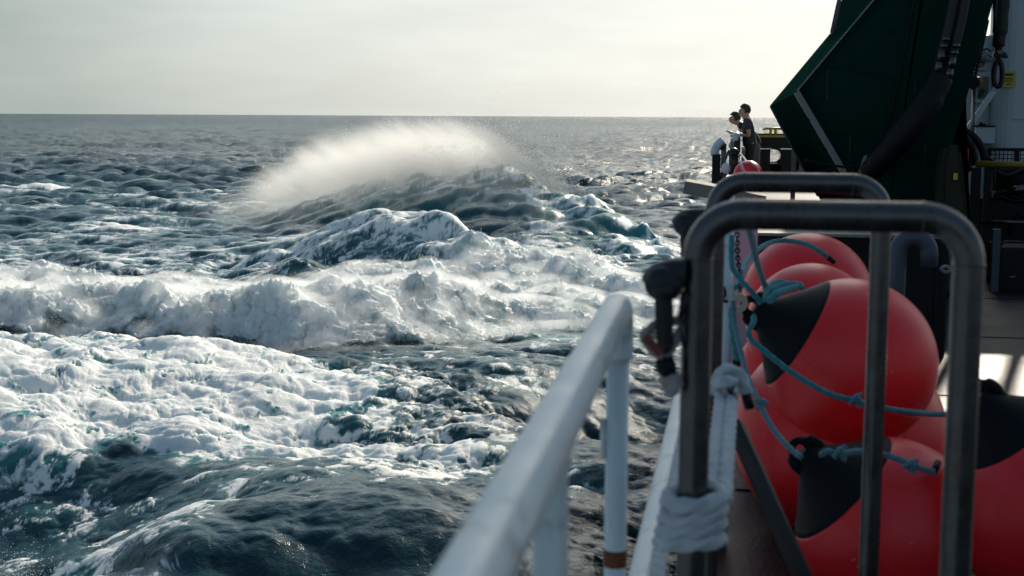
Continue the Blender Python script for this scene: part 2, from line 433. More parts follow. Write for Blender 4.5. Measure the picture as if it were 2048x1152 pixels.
# fine bubbles break the foam's edge
f2 = mathn(t, 'ADD', fo, mathn(t, 'MULTIPLY', mathn(t, 'SUBTRACT', fn, 0.5), mathn(t, 'MULTIPLY', mathn(t, 'MULTIPLY', fo, mathn(t, 'SUBTRACT', 1.08, fo)), 4.2)), clamp=True)
fcol = mixc(t, fn, (0.78, 0.82, 0.81), (0.90, 0.91, 0.89))
big = N(t, 'ShaderNodeMapping'); big.inputs['Scale'].default_value = (0.035, 0.12, 0.05); big.inputs['Rotation'].default_value = (0, 0, -YAW); t.links.new(pos, big.inputs[0])
bn = noisen(t, big.outputs[0], 1.0, 3, 0.5)
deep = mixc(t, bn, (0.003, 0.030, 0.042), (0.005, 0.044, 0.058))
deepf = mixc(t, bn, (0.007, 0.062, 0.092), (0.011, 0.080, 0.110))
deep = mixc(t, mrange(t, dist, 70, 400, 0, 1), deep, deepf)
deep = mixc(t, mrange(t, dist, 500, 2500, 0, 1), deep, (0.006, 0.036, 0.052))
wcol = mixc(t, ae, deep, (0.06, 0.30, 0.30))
rip = noisen(t, flat.outputs[0], 7.0, 6, 0.62, 0.4)
rip2m = N(t, 'ShaderNodeMapping'); rip2m.inputs['Scale'].default_value = (0.55, 1.6, 1); rip2m.inputs['Rotation'].default_value = (0, 0, -YAW); t.links.new(pos, rip2m.inputs[0])
rip2 = noisen(t, rip2m.outputs[0], 1.0, 6, 0.65, 0.2)
ripd = N(t, 'ShaderNodeBump', Distance=0.05); t.links.new(rip, ripd.inputs['Height']); t.links.new(mrange(t, dist, 20, 120, 0.55, 0.1), ripd.inputs['Strength'])
ripf = N(t, 'ShaderNodeBump', Distance=1.6); t.links.new(rip2, ripf.inputs['Height']); t.links.new(mrange(t, dist, 60, 260, 0.0, 1.0), ripf.inputs['Strength'])
rip3m = N(t, 'ShaderNodeMapping'); rip3m.inputs['Scale'].default_value = (0.07, 0.26, 1); rip3m.inputs['Rotation'].default_value = (0, 0, -YAW); t.links.new(pos, rip3m.inputs[0])
rip3 = noisen(t, rip3m.outputs[0], 1.0, 5, 0.6, 0.3)
ripg = N(t, 'ShaderNodeBump', Distance=3.5); t.links.new(rip3, ripg.inputs['Height']); t.links.new(mrange(t, dist, 120, 420, 0.0, 0.9), ripg.inputs['Strength'])
t.links.new(ripd.outputs[0], ripg.inputs['Normal'])
t.links.new(ripg.outputs[0], ripf.inputs['Normal'])
wat = N(t, 'ShaderNodeBsdfPrincipled', IOR=1.333)
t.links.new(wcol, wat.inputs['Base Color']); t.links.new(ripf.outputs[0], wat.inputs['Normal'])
t.links.new(mrange(t, dist, 20, 260, 0.06, 0.24), wat.inputs['Roughness']); t.links.new(mrange(t, dist, 120, 1000, 0.50, 0.11), wat.inputs['Specular IOR Level'])
fb = N(t, 'ShaderNodeBump', Strength=0.6, Distance=0.05)
fb_h = noisen(t, flat.outputs[0], 16.0, 5, 0.7); t.links.new(fb_h, fb.inputs['Height'])
fd = N(t, 'ShaderNodeBsdfPrincipled', Roughness=0.55, IOR=1.3)
fd.inputs['Specular IOR Level'].default_value = 0.25
fd.inputs['Subsurface Weight'].default_value = 0.6
fd.inputs['Subsurface Radius'].default_value = (0.5, 0.7, 0.8)
fd.inputs['Subsurface Scale'].default_value = 0.35
t.links.new(fcol, fd.inputs['Base Color']); t.links.new(fb.outputs[0], fd.inputs['Normal'])
mxs = N(t, 'ShaderNodeMixShader'); t.links.new(f2, mxs.inputs[0]); t.links.new(wat.outputs[0], mxs.inputs[1]); t.links.new(fd.outputs[0], mxs.inputs[2])
o_ = N(t, 'ShaderNodeOutputMaterial'); t.links.new(mxs.outputs[0], o_.inputs['Surface'])
sea = link_mesh('sea', sea_me, seam); prop(sea, kind='structure')

# ------------------------------------------------------------------ spray torn off the breaking crest
YM = 72.0
TOP = [(240, 452), (300, 440), (380, 415), (450, 372), (520, 328), (600, 284), (700, 256), (800, 240), (880, 236), (940, 241), (985, 262), (1020, 290), (1050, 320), (1080, 354), (1100, 384), (1118, 420)]
pts = []
for u, v in TOP:
    y = np.interp(u, [p[0] for p in MAIN], [p[2] for p in MAIN])
    x, z = sea_xy(u, v, y)
    pts.append((x, y, z))
def spray_mesh(name, pts, front, back, zb, lift, cx):
    bm = bmesh.new(); rings = []
    for x, y, z in pts:
        z = max(z + lift, zb + 0.15)
        fx = x * (y - front) / y; bx = x * (y + back) / y
        rings.append([bm.verts.new((fx - cx[0], y - front - cx[1], zb)), bm.verts.new((fx - cx[0], y - front - cx[1], zb + (z - zb) * .72)),
                      bm.verts.new((x - cx[0], y - cx[1], z)), bm.verts.new((bx - cx[0], y + back - cx[1], zb + (z - zb) * 1.0)), bm.verts.new((bx - cx[0], y + back - cx[1], zb))])
    for a, b in zip(rings, rings[1:]):
        for i in range(5):
            j = (i + 1) % 5
            bm.faces.new((a[i], b[i], b[j], a[j]))
    bm.faces.new(rings[0][::-1]); bm.faces.new(rings[-1])
    bmesh.ops.recalc_face_normals(bm, faces=bm.faces)
    me = bpy.data.meshes.new(name); bm.to_mesh(me); bm.free()
    return me
cx = (0.0, YM)
sp_me = spray_mesh('wind_blown_spray', pts, 6.0, 7.0, -0.4, 1.1, cx)
spm, t = new_mat('spray_mist')
tcn = N(t, 'ShaderNodeTexCoord')
sp_ = N(t, 'ShaderNodeSeparateXYZ'); t.links.new(tcn.outputs['Object'], sp_.inputs[0])
X0, X1, Z0, Z1 = -26.0, 6.0, 0.0, 8.0
def curve(t, vx, pairs, lo, hi):
    """piecewise curve of object x (X0..X1) giving values lo..hi"""
    nx = mathn(t, 'DIVIDE', mathn(t, 'SUBTRACT', vx, X0), X1 - X0, clamp=True)
    n = N(t, 'ShaderNodeFloatCurve'); c = n.mapping.curves[0]
    pr = [((a - X0) / (X1 - X0), (b - lo) / (hi - lo)) for a, b in pairs]
    c.points[0].location = (0.0, pr[0][1]); c.points[1].location = (1.0, pr[-1][1])
    for a, b in pr:
        if 0.001 < a < 0.999: c.points.new(a, b)
    n.mapping.update()
    t.links.new(nx, n.inputs['Value'])
    return mathn(t, 'ADD', mathn(t, 'MULTIPLY', n.outputs[0], hi - lo), lo)
wr0 = N(t, 'ShaderNodeMapping'); wr0.inputs['Rotation'].default_value = (0, R(-32), 0)
t.links.new(tcn.outputs['Object'], wr0.inputs[0])
wrp = N(t, 'ShaderNodeMapping'); wrp.inputs['Scale'].default_value = (0.15, 0.22, 0.55)
t.links.new(wr0.outputs[0], wrp.inputs[0])
ns = noisen(t, wrp.outputs[0], 1.0, 4, 0.62, 0.5)
ns2 = noisen(t, wrp.outputs[0], 2.2, 5, 0.65, 0.3)
zt = curve(t, sp_.outputs[0], [(p[0] * YM / p[1], EYE - (EYE - p[2]) * YM / p[1]) for p in pts], Z0, Z1)
zz = mathn(t, 'ADD', sp_.outputs[2], mathn(t, 'MULTIPLY', mathn(t, 'SUBTRACT', ns, 0.5), 3.4))
hgt = mathn(t, 'SUBTRACT', zt, zz)                       # metres below the plume's upper edge
soft = mrange(t, hgt, -0.45, 1.5, 0.0, 1.0)
xd = curve(t, sp_.outputs[0], [(-26, 0.0), (-21, 0.10), (-17, 0.24), (-13, 0.38), (-9, 0.52), (-5, 0.70), (-2.5, 1.0), (-0.5, 1.0), (6, 1.0)], 0, 1)
low = mrange(t, sp_.outputs[2], 0.3, 2.8, 0.22, 1.0)     # thinner near the water
fr = mrange(t, sp_.outputs[1], -4.0, 0.5, 0.10, 1.0)
dn = mathn(t, 'MULTIPLY', mathn(t, 'MULTIPLY', soft, soft), mathn(t, 'MULTIPLY', xd, low))
dn = mathn(t, 'MULTIPLY', dn, mathn(t, 'MULTIPLY', fr, mrange(t, ns2, 0.36, 0.64, 0.2, 1.8)))
dn = mathn(t, 'MULTIPLY', dn, 0.52)
pv = N(t, 'ShaderNodeVolumePrincipled', Anisotropy=0.40)
pv.inputs['Color'].default_value = (0.985, 0.98, 0.96, 1)
t.links.new(dn, pv.inputs['Density'])
o_ = N(t, 'ShaderNodeOutputMaterial'); t.links.new(pv.outputs[0], o_.inputs['Volume'])
spray = link_mesh('wind_blown_spray', sp_me, spm)
spray.rotation_euler = (0, 0, YAW); wx, wy = rot_yaw(*cx); spray.location = (wx, wy, 0)
prop(spray, 'pale mist of spray blown off the crest of the tallest breaking wave', 'spray', kind='stuff')

# a thin mist and flying drops over the tumbling white water
def drops(name, n, pos_fn, size, label):
    p = pos_fn(n)
    n = len(p)
    s = size * (0.5 + rng.random(n) ** 3 * 1.6)
    base = np.array([[0, 0, 1], [0.94, 0, -0.33], [-0.47, 0.82, -0.33], [-0.47, -0.82, -0.33]])
    co = (p[:, None, :] + base[None] * s[:, None, None]).reshape(-1, 3)
    f = np.array([[0, 1, 2], [0, 2, 3], [0, 3, 1], [1, 3, 2]])
    idx = (np.arange(n)[:, None, None] * 4 + f[None]).reshape(-1, 3).astype(np.int32)
    me = bpy.data.meshes.new(name)
    me.vertices.add(len(co)); me.vertices.foreach_set('co', co.astype(np.float32).ravel())
    me.loops.add(len(idx) * 3); me.loops.foreach_set('vertex_index', idx.ravel())
    me.polygons.add(len(idx)); me.polygons.foreach_set('loop_start', np.arange(0, len(idx) * 3, 3, dtype=np.int32))
    me.update(calc_edges=True)
    o = link_mesh(name, me, dropm); prop(o, label, 'spray', kind='stuff')
    return o
dropm, t = new_mat('spray_drops')
bd = N(t, 'ShaderNodeBsdfPrincipled', Roughness=0.3); bd.inputs['Base Color'].default_value = (0.82, 0.84, 0.84, 1)
bt = N(t, 'ShaderNodeBsdfTranslucent'); bt.inputs[0].default_value = (0.85, 0.87, 0.87, 1)
ms = N(t, 'ShaderNodeMixShader'); ms.inputs[0].default_value = 0.5
t.links.new(bd.outputs[0], ms.inputs[1]); t.links.new(bt.outputs[0], ms.inputs[2])
o_ = N(t, 'ShaderNodeOutputMaterial'); t.links.new(ms.outputs[0], o_.inputs[0])
flatco = co.reshape(-1, 3)
def from_mask(w, up, spread):
    w = w.ravel().astype(np.float64)
    cell = ((np.gradient(Yr)[:, None] * np.ones(nc)[None]) * (np.gradient(tc_)[None, :] * Yr[:, None])).ravel()
    w = w * cell; w /= w.sum(); cw = np.cumsum(w)
    def fn(n):
        i = np.minimum(np.searchsorted(cw, rng.random(n)), len(w) - 1)
        p = flatco[i].astype(np.float64)
        p[:, :2] += rng.normal(0, spread, (n, 2))
        p[:, 2] += np.abs(rng.exponential(up, n)) * (0.3 + rng.random(n))
        return p
    return fn
wband = inband * (0.15 + sstep(0.45, 0.75, b1)) * (U > -60) * (U < 1420)
drops('white_water_drops', 70000, from_mask(wband, 0.10, 0.10), 0.011, 'fine white drops flying over the tumbling band of white water')
wfr = np.exp(-((Y - band_front) / 0.5) ** 2) * (U > -60) * (U < 1380) * (0.2 + sstep(-0.5, 1, fbm(X, Y, 2.0, 2, 0.5, 5)))
drops('spatter_drops', 24000, from_mask(wfr, 0.12, 0.16), 0.010, 'white spatter thrown ahead of the foot of the white water')
wcr = np.exp(-((sM - 0.4) / 0.8) ** 2) * sstep(640, 850, U) * (1 - sstep(1085, 1130, U)) * (1 + 2.5 * sstep(980, 1060, U))
drops('crest_drops', 55000, from_mask(wcr, 0.55, 0.5), 0.015, 'drops torn from the top of the tallest breaking wave')
wpl = np.exp(-((Y - 17.3) / 1.2) ** 2) * np.exp(-((U + 20) / 90) ** 2) * (U > -60)
drops('corner_spatter', 5000, from_mask(wpl, 0.16, 0.2), 0.006, 'white spatter over the dark water at the lower left')

# low mist hanging in the tumbling water
r0, r1 = np.searchsorted(Yr, 34.0), np.searchsorted(Yr, 52.5)
c0, c1 = np.searchsorted(tc_, (-140 - 1024) / F), np.searchsorted(tc_, (1400 - 1024) / F)
ri = np.arange(r0, r1, 6); ci = np.arange(c0, c1, 8)
sub = co.reshape(nr, nc, 3)[np.ix_(ri, ci)]; ib = inband[np.ix_(ri, ci)]
def blur(a, k=2):
    for _ in range(k):
        p_ = np.pad(a, 1, mode='edge'); a = (p_[:-2, 1:-1] + p_[2:, 1:-1] + p_[1:-1, :-2] + p_[1:-1, 2:] + 2 * p_[1:-1, 1:-1]) / 6
    return a
zs = blur(sub[..., 2], 3)
top = sub.copy(); top[..., 2] = zs + 0.05 + 0.26 * blur(ib, 2)
bot = sub.copy(); bot[..., 2] = zs - 0.6
nrr, ncc = len(ri), len(ci)
vv = np.concatenate([top.reshape(-1, 3), bot.reshape(-1, 3)])
idx = np.arange(nrr * ncc).reshape(nrr, ncc)
q = np.stack([idx[:-1, :-1], idx[:-1, 1:], idx[1:, 1:], idx[1:, :-1]], -1).reshape(-1, 4)
faces = [tuple(a) for a in q.tolist()] + [tuple(a[::-1]) for a in (q + nrr * ncc).tolist()]
K = nrr * ncc
def side(l):
    for a, b in zip(l, l[1:]): faces.append((b, a, a + K, b + K))
side(idx[0, :].tolist()); side(idx[:, -1].tolist()); side(idx[-1, ::-1].tolist()); side(idx[::-1, 0].tolist())
me = bpy.data.meshes.new('low_mist'); me.from_pydata(vv.tolist(), [], faces); me.update()
lmm, t = new_mat('low_mist')
tcn = N(t, 'ShaderNodeNewGeometry')
n_ = noisen(t, tcn.outputs['Position'], 1.3, 4, 0.65, 0.4)
pv = N(t, 'ShaderNodeVolumePrincipled', Anisotropy=0.3); pv.inputs['Color'].default_value = (0.96, 0.98, 0.98, 1)
t.links.new(mrange(t, n_, 0.42, 0.66, 0.0, 1.5), pv.inputs['Density'])
o_ = N(t, 'ShaderNodeOutputMaterial'); t.links.new(pv.outputs[0], o_.inputs['Volume'])
lm = link_mesh('low_mist', me, lmm); prop(lm, 'thin white mist hanging over the tumbling band of white water', 'spray', kind='stuff')

def plume_pts(n):
    u = 430 + 650 * rng.beta(2.4, 1.25, n)
    yc = np.interp(u, [p[0] for p in MAIN], [p[2] for p in MAIN]); vc = np.interp(u, [p[0] for p in MAIN], [p[1] for p in MAIN]); vt = np.interp(u, [p[0] for p in TOP], [p[1] for p in TOP])
    q = rng.beta(1.0, 1.7, n) * 1.08
    # gusts: the drops come in slanting sheets
    q = q * (0.92 + 0.10 * np.sin(u * 0.05 + 1.5 * np.sin(u * 0.017)))
    v = vc + (vt - vc) * q + rng.normal(0, 7, n)
    y = yc + rng.normal(1.0, 1.8, n)
    x, z = sea_xy(u, v, y)
    X_, Y_ = rot_yaw(x, y)
    return np.stack([X_, Y_, z], -1)
drops('plume_drops', 90000, plume_pts, 0.0115, 'fine drops flying in the mist above the tallest breaking wave')

# ------------------------------------------------------------------ ship: materials
def pmat(name, col, rough=0.5, metal=0.0, var=0.25, vs=6.0, bump=0.0, bs=30.0, dirt=None, dirt_amt=0.5, ds=3.0, coat=0.0, spec=0.5, streak=False):
    m, t = new_mat(name)
    tcx = N(t, 'ShaderNodeTexCoord'); vec = tcx.outputs['Object']
    n1_ = noisen(t, vec, vs, 5, 0.6, 0.3)
    c = mixc(t, n1_, tuple(x * (1 - var) for x in col), tuple(min(x * (1 + var), 1) for x in col))
    if dirt:
        mp_ = N(t, 'ShaderNodeMapping'); mp_.inputs['Scale'].default_value = (1, 1, 0.25) if streak else (1, 1, 1)
        t.links.new(vec, mp_.inputs[0])
        n2_ = noisen(t, mp_.outputs[0], ds, 6, 0.7, 0.4)
        c = mixc(t, mrange(t, n2_, 0.68 - 0.25 * dirt_amt, 0.78 - 0.2 * dirt_amt, 0, 1), c, dirt)
    b = N(t, 'ShaderNodeBsdfPrincipled', Metallic=metal)
    b.inputs['Specular IOR Level'].default_value = spec
    b.inputs['Coat Weight'].default_value = coat
    t.links.new(c, b.inputs['Base Color'])
    t.links.new(mrange(t, n1_, 0.25, 0.75, max(rough - 0.1, 0.03), min(rough + 0.12, 1)), b.inputs['Roughness'])
    if bump:
        bn_ = N(t, 'ShaderNodeBump', Strength=bump, Distance=0.004)
        t.links.new(noisen(t, vec, bs, 5, 0.65), bn_.inputs['Height']); t.links.new(bn_.outputs[0], b.inputs['Normal'])
    o = N(t, 'ShaderNodeOutputMaterial'); t.links.new(b.outputs[0], o.inputs[0])
    return m
M = {}
M['steel'] = pmat('worn_steel', (0.115, 0.110, 0.108), 0.27, 0.9, 0.35, 14, 0.12, 60, (0.075, 0.045, 0.030), 0.5, 7, streak=True)
M['steel_dark'] = pmat('dark_metal', (0.03, 0.03, 0.033), 0.42, 0.6, 0.4, 20, 0.4, 80)
M['white'] = pmat('white_paint', (0.66, 0.73, 0.73), 0.40, 0, 0.10, 9, 0.8, 26, (0.30, 0.26, 0.21), 0.42, 7, coat=0.15)
M['white_wall'] = pmat('white_hull_paint', (0.60, 0.64, 0.64), 0.5, 0, 0.10, 0.6, 0.1, 3, (0.40, 0.36, 0.29), 0.35, 0.7, streak=True)
M['rust'] = pmat('rust', (0.16, 0.05, 0.018), 0.85, 0, 0.5, 30, 0.8, 90)
M['red'] = pmat('red_buoy_vinyl', (0.92, 0.018, 0.026), 0.36, 0, 0.07, 3, 0.08, 40, (0.6, 0.04, 0.04), 0.15, 9, coat=0.0, spec=0.5)
M['orange'] = pmat('faded_red_buoy_vinyl', (0.95, 0.022, 0.026), 0.36, 0, 0.07, 3, 0.08, 40, (0.75, 0.09, 0.06), 0.15, 9, spec=0.5)
M['blackv'] = pmat('black_buoy_vinyl', (0.005, 0.006, 0.008), 0.55, 0, 0.3, 9, 0.25, 50, (0.018, 0.018, 0.016), 0.2, 6, spec=0.16)
M['deck'] = pmat('wet_deck', (0.014, 0.013, 0.016), 0.40, 0, 0.45, 1.5, 0.9, 45, (0.028, 0.027, 0.028), 0.35, 2.2, spec=0.35)
M['green'] = pmat('dark_green_paint', (0.0065, 0.031, 0.024), 0.6, 0, 0.25, 0.8, 0.15, 5, (0.010, 0.024, 0.016), 0.3, 1.2, streak=True, spec=0.0)
M['pale'] = pmat('worn_pale_and_lit_edge', (0.20, 0.21, 0.19), 0.5, 0, 0.25, 7, 0.3, 40, (0.14, 0.10, 0.07), 0.4, 8)  # pale fittings; also paints the light along the gantry's edges
M['rubber'] = pmat('black_rubber', (0.005, 0.005, 0.006), 0.5, 0, 0.3, 9, 0.2, 40, spec=0.25)
M['yellow'] = pmat('yellow_paint', (0.34, 0.22, 0.02), 0.45, 0, 0.2, 9, 0.2, 50, (0.12, 0.08, 0.04), 0.3, 9)
M['sign'] = pmat('yellow_sign', (0.62, 0.48, 0.05), 0.45, 0, 0.06, 4)
M['ink'] = pmat('sign_ink', (0.05, 0.045, 0.03), 0.6)
M['olive'] = pmat('olive_canvas', (0.022, 0.021, 0.009), 0.8, 0, 0.3, 3, 0.6, 20)
M['dark'] = pmat('dark_paint', (0.008, 0.009, 0.010), 0.5, 0, 0.4, 3, 0.3, 20, spec=0.25)
M['brown'] = pmat('dark_brown_bar', (0.022, 0.017, 0.014), 0.6, 0, 0.35, 8, 0.4, 40)
M['vent'] = pmat('vent_paint', (0.060, 0.080, 0.105), 0.5, 0, 0.2, 6, 0.3, 30)
M['lavender'] = pmat('pale_lilac_panel', (0.40, 0.36, 0.42), 0.5, 0, 0.1, 4, 0.1, 20)
M['wood'] = pmat('weathered_board', (0.20, 0.18, 0.15), 0.75, 0, 0.35, 6, 0.6, 30, (0.10, 0.10, 0.10), 0.5, 3)
M['cream'] = pmat('cream_plastic', (0.50, 0.46, 0.34), 0.5, 0, 0.12, 20)
M['skin'] = pmat('skin', (0.42, 0.24, 0.17), 0.5, 0, 0.1, 9)
M['hair'] = pmat('dark_hair', (0.02, 0.014, 0.010), 0.6, 0, 0.3, 60, 0.8, 200)
M['tee'] = pmat('charcoal_shirt', (0.035, 0.034, 0.042), 0.85, 0, 0.2, 9, 0.4, 30)
M['black_tee'] = pmat('black_shirt', (0.012, 0.012, 0.016), 0.85, 0, 0.2, 9, 0.4, 30)
M['trouser'] = pmat('black_trousers', (0.015, 0.014, 0.014), 0.85, 0, 0.2, 9, 0.4, 30)
M['shorts'] = pmat('grey_shorts', (0.085, 0.08, 0.085), 0.85, 0, 0.2, 9, 0.4, 30)
M['glass'] = pmat('dark_window', (0.02, 0.03, 0.035), 0.08, 0, 0.1, 3)
def rope_mat(name, col, dark):
    m, t = new_mat(name)
    tcx = N(t, 'ShaderNodeTexCoord')
    a = noisen(t, tcx.outputs['Object'], 26, 5, 0.7); b_ = noisen(t, tcx.outputs['Object'], 220, 3, 0.7)
    c = mixc(t, mrange(t, a, 0.35, 0.75, 0, 1), col, dark)
    b = N(t, 'ShaderNodeBsdfPrincipled', Roughness=0.8); b.inputs['Sheen Weight'].default_value = 0.3
    t.links.new(c, b.inputs['Base Color'])
    bb = N(t, 'ShaderNodeBump', Strength=0.8, Distance=0.002); t.links.new(b_, bb.inputs['Height']); t.links.new(bb.outputs[0], b.inputs['Normal'])
    o = N(t, 'ShaderNodeOutputMaterial'); t.links.new(b.outputs[0], o.inputs[0]); return m
M['teal_rope'] = rope_mat('teal_rope', (0.035, 0.27, 0.30), (0.03, 0.15, 0.17))
M['blue_rope'] = rope_mat('faded_blue_rope', (0.09, 0.25, 0.30), (0.10, 0.17, 0.20))
M['white_rope'] = rope_mat('white_rope', (0.56, 0.60, 0.62), (0.42, 0.42, 0.42))
M['frayed'] = rope_mat('frayed_rope', (0.42, 0.36, 0.34), (0.28, 0.22, 0.20))
M['redcloth'] = rope_mat('red_cloth', (0.24, 0.045, 0.03), (0.12, 0.03, 0.025))

# ------------------------------------------------------------------ ship: shape helpers
def catmull(pts, n=6, closed=False):
    pts = [Vector(p) for p in pts]; res = []
    m = len(pts)
    rng_ = range(m) if closed else range(m - 1)
    for i in rng_:
        if closed: p0, p1, p2, p3 = pts[(i - 1) % m], pts[i], pts[(i + 1) % m], pts[(i + 2) % m]
        else: p0, p1, p2, p3 = pts[max(i - 1, 0)], pts[i], pts[i + 1], pts[min(i + 2, m - 1)]
        for k in range(n):
            s = k / n
            res.append(0.5 * ((2 * p1) + (p2 - p0) * s + (2 * p0 - 5 * p1 + 4 * p2 - p3) * s * s + (3 * p1 - p0 - 3 * p2 + p3) * s ** 3))
    if not closed: res.append(pts[-1])
    return res
def tube(bm, pts, r, seg=12, closed=False, cap=True, lobes=0, twist=0.0, lobe_amp=0.18):
    pts = [Vector(p) for p in pts]; n = len(pts)
    rr = r if isinstance(r, (list, tuple)) else [r] * n
    if len(rr) != n: rr = [rr[min(int(i / (n - 1) * (len(rr) - 1) + 0.5), len(rr) - 1)] for i in range(n)]
    t0 = (pts[1] - pts[0]).normalized()
    ref = Vector((0, 0, 1)) if abs(t0.z) < 0.9 else Vector((1, 0, 0))
    nrm = (ref - t0 * ref.dot(t0)).normalized()
    rings = []; L = 0
    for i, p in enumerate(pts):
        if closed: tg = (pts[(i + 1) % n] - pts[i - 1]).normalized()
        else: tg = (pts[min(i + 1, n - 1)] - pts[max(i - 1, 0)]).normalized()
        nrm = (nrm - tg * nrm.dot(tg)).normalized()
        bn = tg.cross(nrm)
        if i: L += (p - pts[i - 1]).length
        ring = []
        for k in range(seg):
            a = 2 * math.pi * k / seg
            rad = rr[i]
            if lobes: rad *= 1 - lobe_amp + lobe_amp * abs(math.cos(lobes * 0.5 * (a + twist * L))) * 1.5
            ring.append(bm.verts.new(p + (nrm * math.cos(a) + bn * math.sin(a)) * rad))
        rings.append(ring)
    m = n if closed else n - 1
    for i in range(m):
        a, b = rings[i], rings[(i + 1) % n]
        for k in range(seg):
            f = bm.faces.new((a[k], a[(k + 1) % seg], b[(k + 1) % seg], b[k])); f.smooth = True
    if cap and not closed:
        bm.faces.new(rings[0][::-1]); bm.faces.new(rings[-1])
    return bm
def boxb(bm, c, s, rot=None, bev=0.0):
    mt = Matrix.Translation(c) @ (rot.to_4x4() if rot is not None else Matrix.Identity(4)) @ Matrix.Diagonal((*s, 1))
    r = bmesh.ops.create_cube(bm, size=1.0, matrix=mt)
    if bev:
        es = list({e for v in r['verts'] for e in v.link_edges})
        bmesh.ops.bevel(bm, geom=es, offset=bev, segments=2, affect='EDGES', profile=0.7)
    return bm
def prism(bm, poly, off):
    off = Vector(off); a = [bm.verts.new(p) for p in poly]; b = [bm.verts.new(Vector(p) + off) for p in poly]
    bm.faces.new(a); bm.faces.new(b[::-1])
    for i in range(len(a)):
        j = (i + 1) % len(a); bm.faces.new((a[j], a[i], b[i], b[j]))
    bmesh.ops.recalc_face_normals(bm, faces=bm.faces)
    return bm
def lathe(bm, prof, org, axis, seg=40, cap=True):
    axis = Vector(axis).normalized(); ref = Vector((0, 0, 1)) if abs(axis.z) < 0.9 else Vector((1, 0, 0))
    n_ = (ref - axis * ref.dot(axis)).normalized(); b_ = axis.cross(n_); rings = []
    for s, r in prof:
        rings.append([bm.verts.new(Vector(org) + axis * s + (n_ * math.cos(2 * math.pi * k / seg) + b_ * math.sin(2 * math.pi * k / seg)) * max(r, 1e-4)) for k in range(seg)])
    for a, b in zip(rings, rings[1:]):
        for k in range(seg):
            f = bm.faces.new((a[k], a[(k + 1) % seg], b[(k + 1) % seg], b[k])); f.smooth = True
    if cap: bm.faces.new(rings[0][::-1]); bm.faces.new(rings[-1])
    return bm
def ballb(bm, c, r, sx=1, sy=1, sz=1, seg=20):
    rr = bmesh.ops.create_uvsphere(bm, u_segments=seg, v_segments=seg // 2 + 2, radius=r, matrix=Matrix.Translation(c) @ Matrix.Diagonal((sx, sy, sz, 1)))
    for v in rr['verts']:
        for f in v.link_faces: f.smooth = True
    return bm
def obj(name, bm, mat, parent=None, kind=None):
    me = bpy.data.meshes.new(name)
    if parent is not None and 'org' in parent:      # children are modelled in place, stored relative to the thing's base
        bmesh.ops.translate(bm, verts=bm.verts, vec=-parent.location)
    elif parent is not None and parent.parent is not None and 'org' in parent.parent:
        bmesh.ops.translate(bm, verts=bm.verts, vec=-parent.parent.location)
    bmesh.ops.recalc_face_normals(bm, faces=bm.faces)
    bm.to_mesh(me); bm.free()
    o = link_mesh(name, me, mat, parent)
    if kind: o['kind'] = kind
    return o
def B(): return bmesh.new()
def thing(name, loc, label, cat, group=None):
    o = bpy.data.objects.new(name, None); COL.objects.link(o); o.location = loc; o.empty_display_size = 0.1
    o['org'] = 1
    return prop(o, label, cat, group)
def single(name, bm, mat, label, cat, group=None):
    o = obj(name, bm, mat); return prop(o, label, cat, group)
def copy_thing(o, loc, label=None):
    r = o.copy(); COL.objects.link(r); r.location = loc
    if label: r['label'] = label
    for ch in list(o.children):
        c = ch.copy(); COL.objects.link(c); c.parent = r
        for g in ch.children:
            d = g.copy(); COL.objects.link(d); d.parent = c
    return r
V = Vector

# ------------------------------------------------------------------ ship: hull, deck, side
b = B(); boxb(b, ((-0.14 + 14) / 2, 2.0, DECK - 0.06), (14.14, 64, 0.12)); obj('deck', b, M['deck'], kind='structure')
b = B(); boxb(b, ((-0.12 + 13.98) / 2, 2.0, (DECK - 0.123 - 1.5) / 2), (14.10, 63.96, DECK - 0.123 + 1.5)); obj('ship_hull', b, M['green'], kind='structure')
b = B(); boxb(b, (-0.115, 8.9, DECK + 0.05), (0.05, 50.0, 0.10)); obj('deck_edge', b, M['white'], kind='structure')
# plate seams welded across the deck
for k_ in range(6):
    b = B(); boxb(b, (3.5, 6.2 + 2.4 * k_, DECK + 0.003), (7.0, 0.016, 0.006)); obj('weld_seam', b, M['dark'], bpy.data.objects['deck'])

# ------------------------------------------------------------------ near white handrail
hr = thing('white_handrail', P(1245, 700, 2.83) * V((1, 1, 0)) + V((0, 0, DECK)) if False else V((-0.235, 2.83, DECK)), 'thick white painted handrail ending in a rounded bend at the lower centre', 'handrail')
A_, Z_ = V((-0.195, 0.3, 5.625)), V((-0.245, 2.80, 5.615))
path = [A_.lerp(Z_, k / 14) for k in range(15)]
path = path + catmull([Z_, Z_ + V((-.001, .026, -.006)), Z_ + V((-.001, .046, -.026)), Z_ + V((-.001, .054, -.056)), Z_ + V((0, .050, -.11))], 7)[1:]
b = B(); tube(b, path, 0.0315, 28)
for v_ in b.verts: v_.co += V((0, 0, 1)) * 0.0012 * math.sin(v_.co.y * 31) * math.sin(v_.co.y * 13 + 1)
obj('rail_tube', b, M['white'], hr)
b = B(); tube(b, [Z_ + V((0, .050, -.100)), Z_ + V((0, .050, -1.24))], 0.0235, 24)
pz = obj('post', b, M['white'], hr)
b = B(); tube(b, [Z_ + V((0, .050, -.512)), Z_ + V((0, .050, -.548))], 0.0245, 24); obj('rust_band', b, M['rust'], pz)
b = B(); tube(b, [Z_ + V((-.028, .040, -.232)), Z_ + V((-.028, .040, -.318))], [0.006, 0.010, 0.010, 0.006], 12); obj('lug', b, M['white'], hr)
b = B(); boxb(b, (-0.214, 1.60, 5.28), (0.036, 0.06, 0.66), bev=0.006)
obj('post', b, M['white'], hr)
b = B(); boxb(b, (-0.17, 1.62, DECK + 0.42), (0.14, 0.05, 0.06)); obj('bracket', b, M['white'], hr)
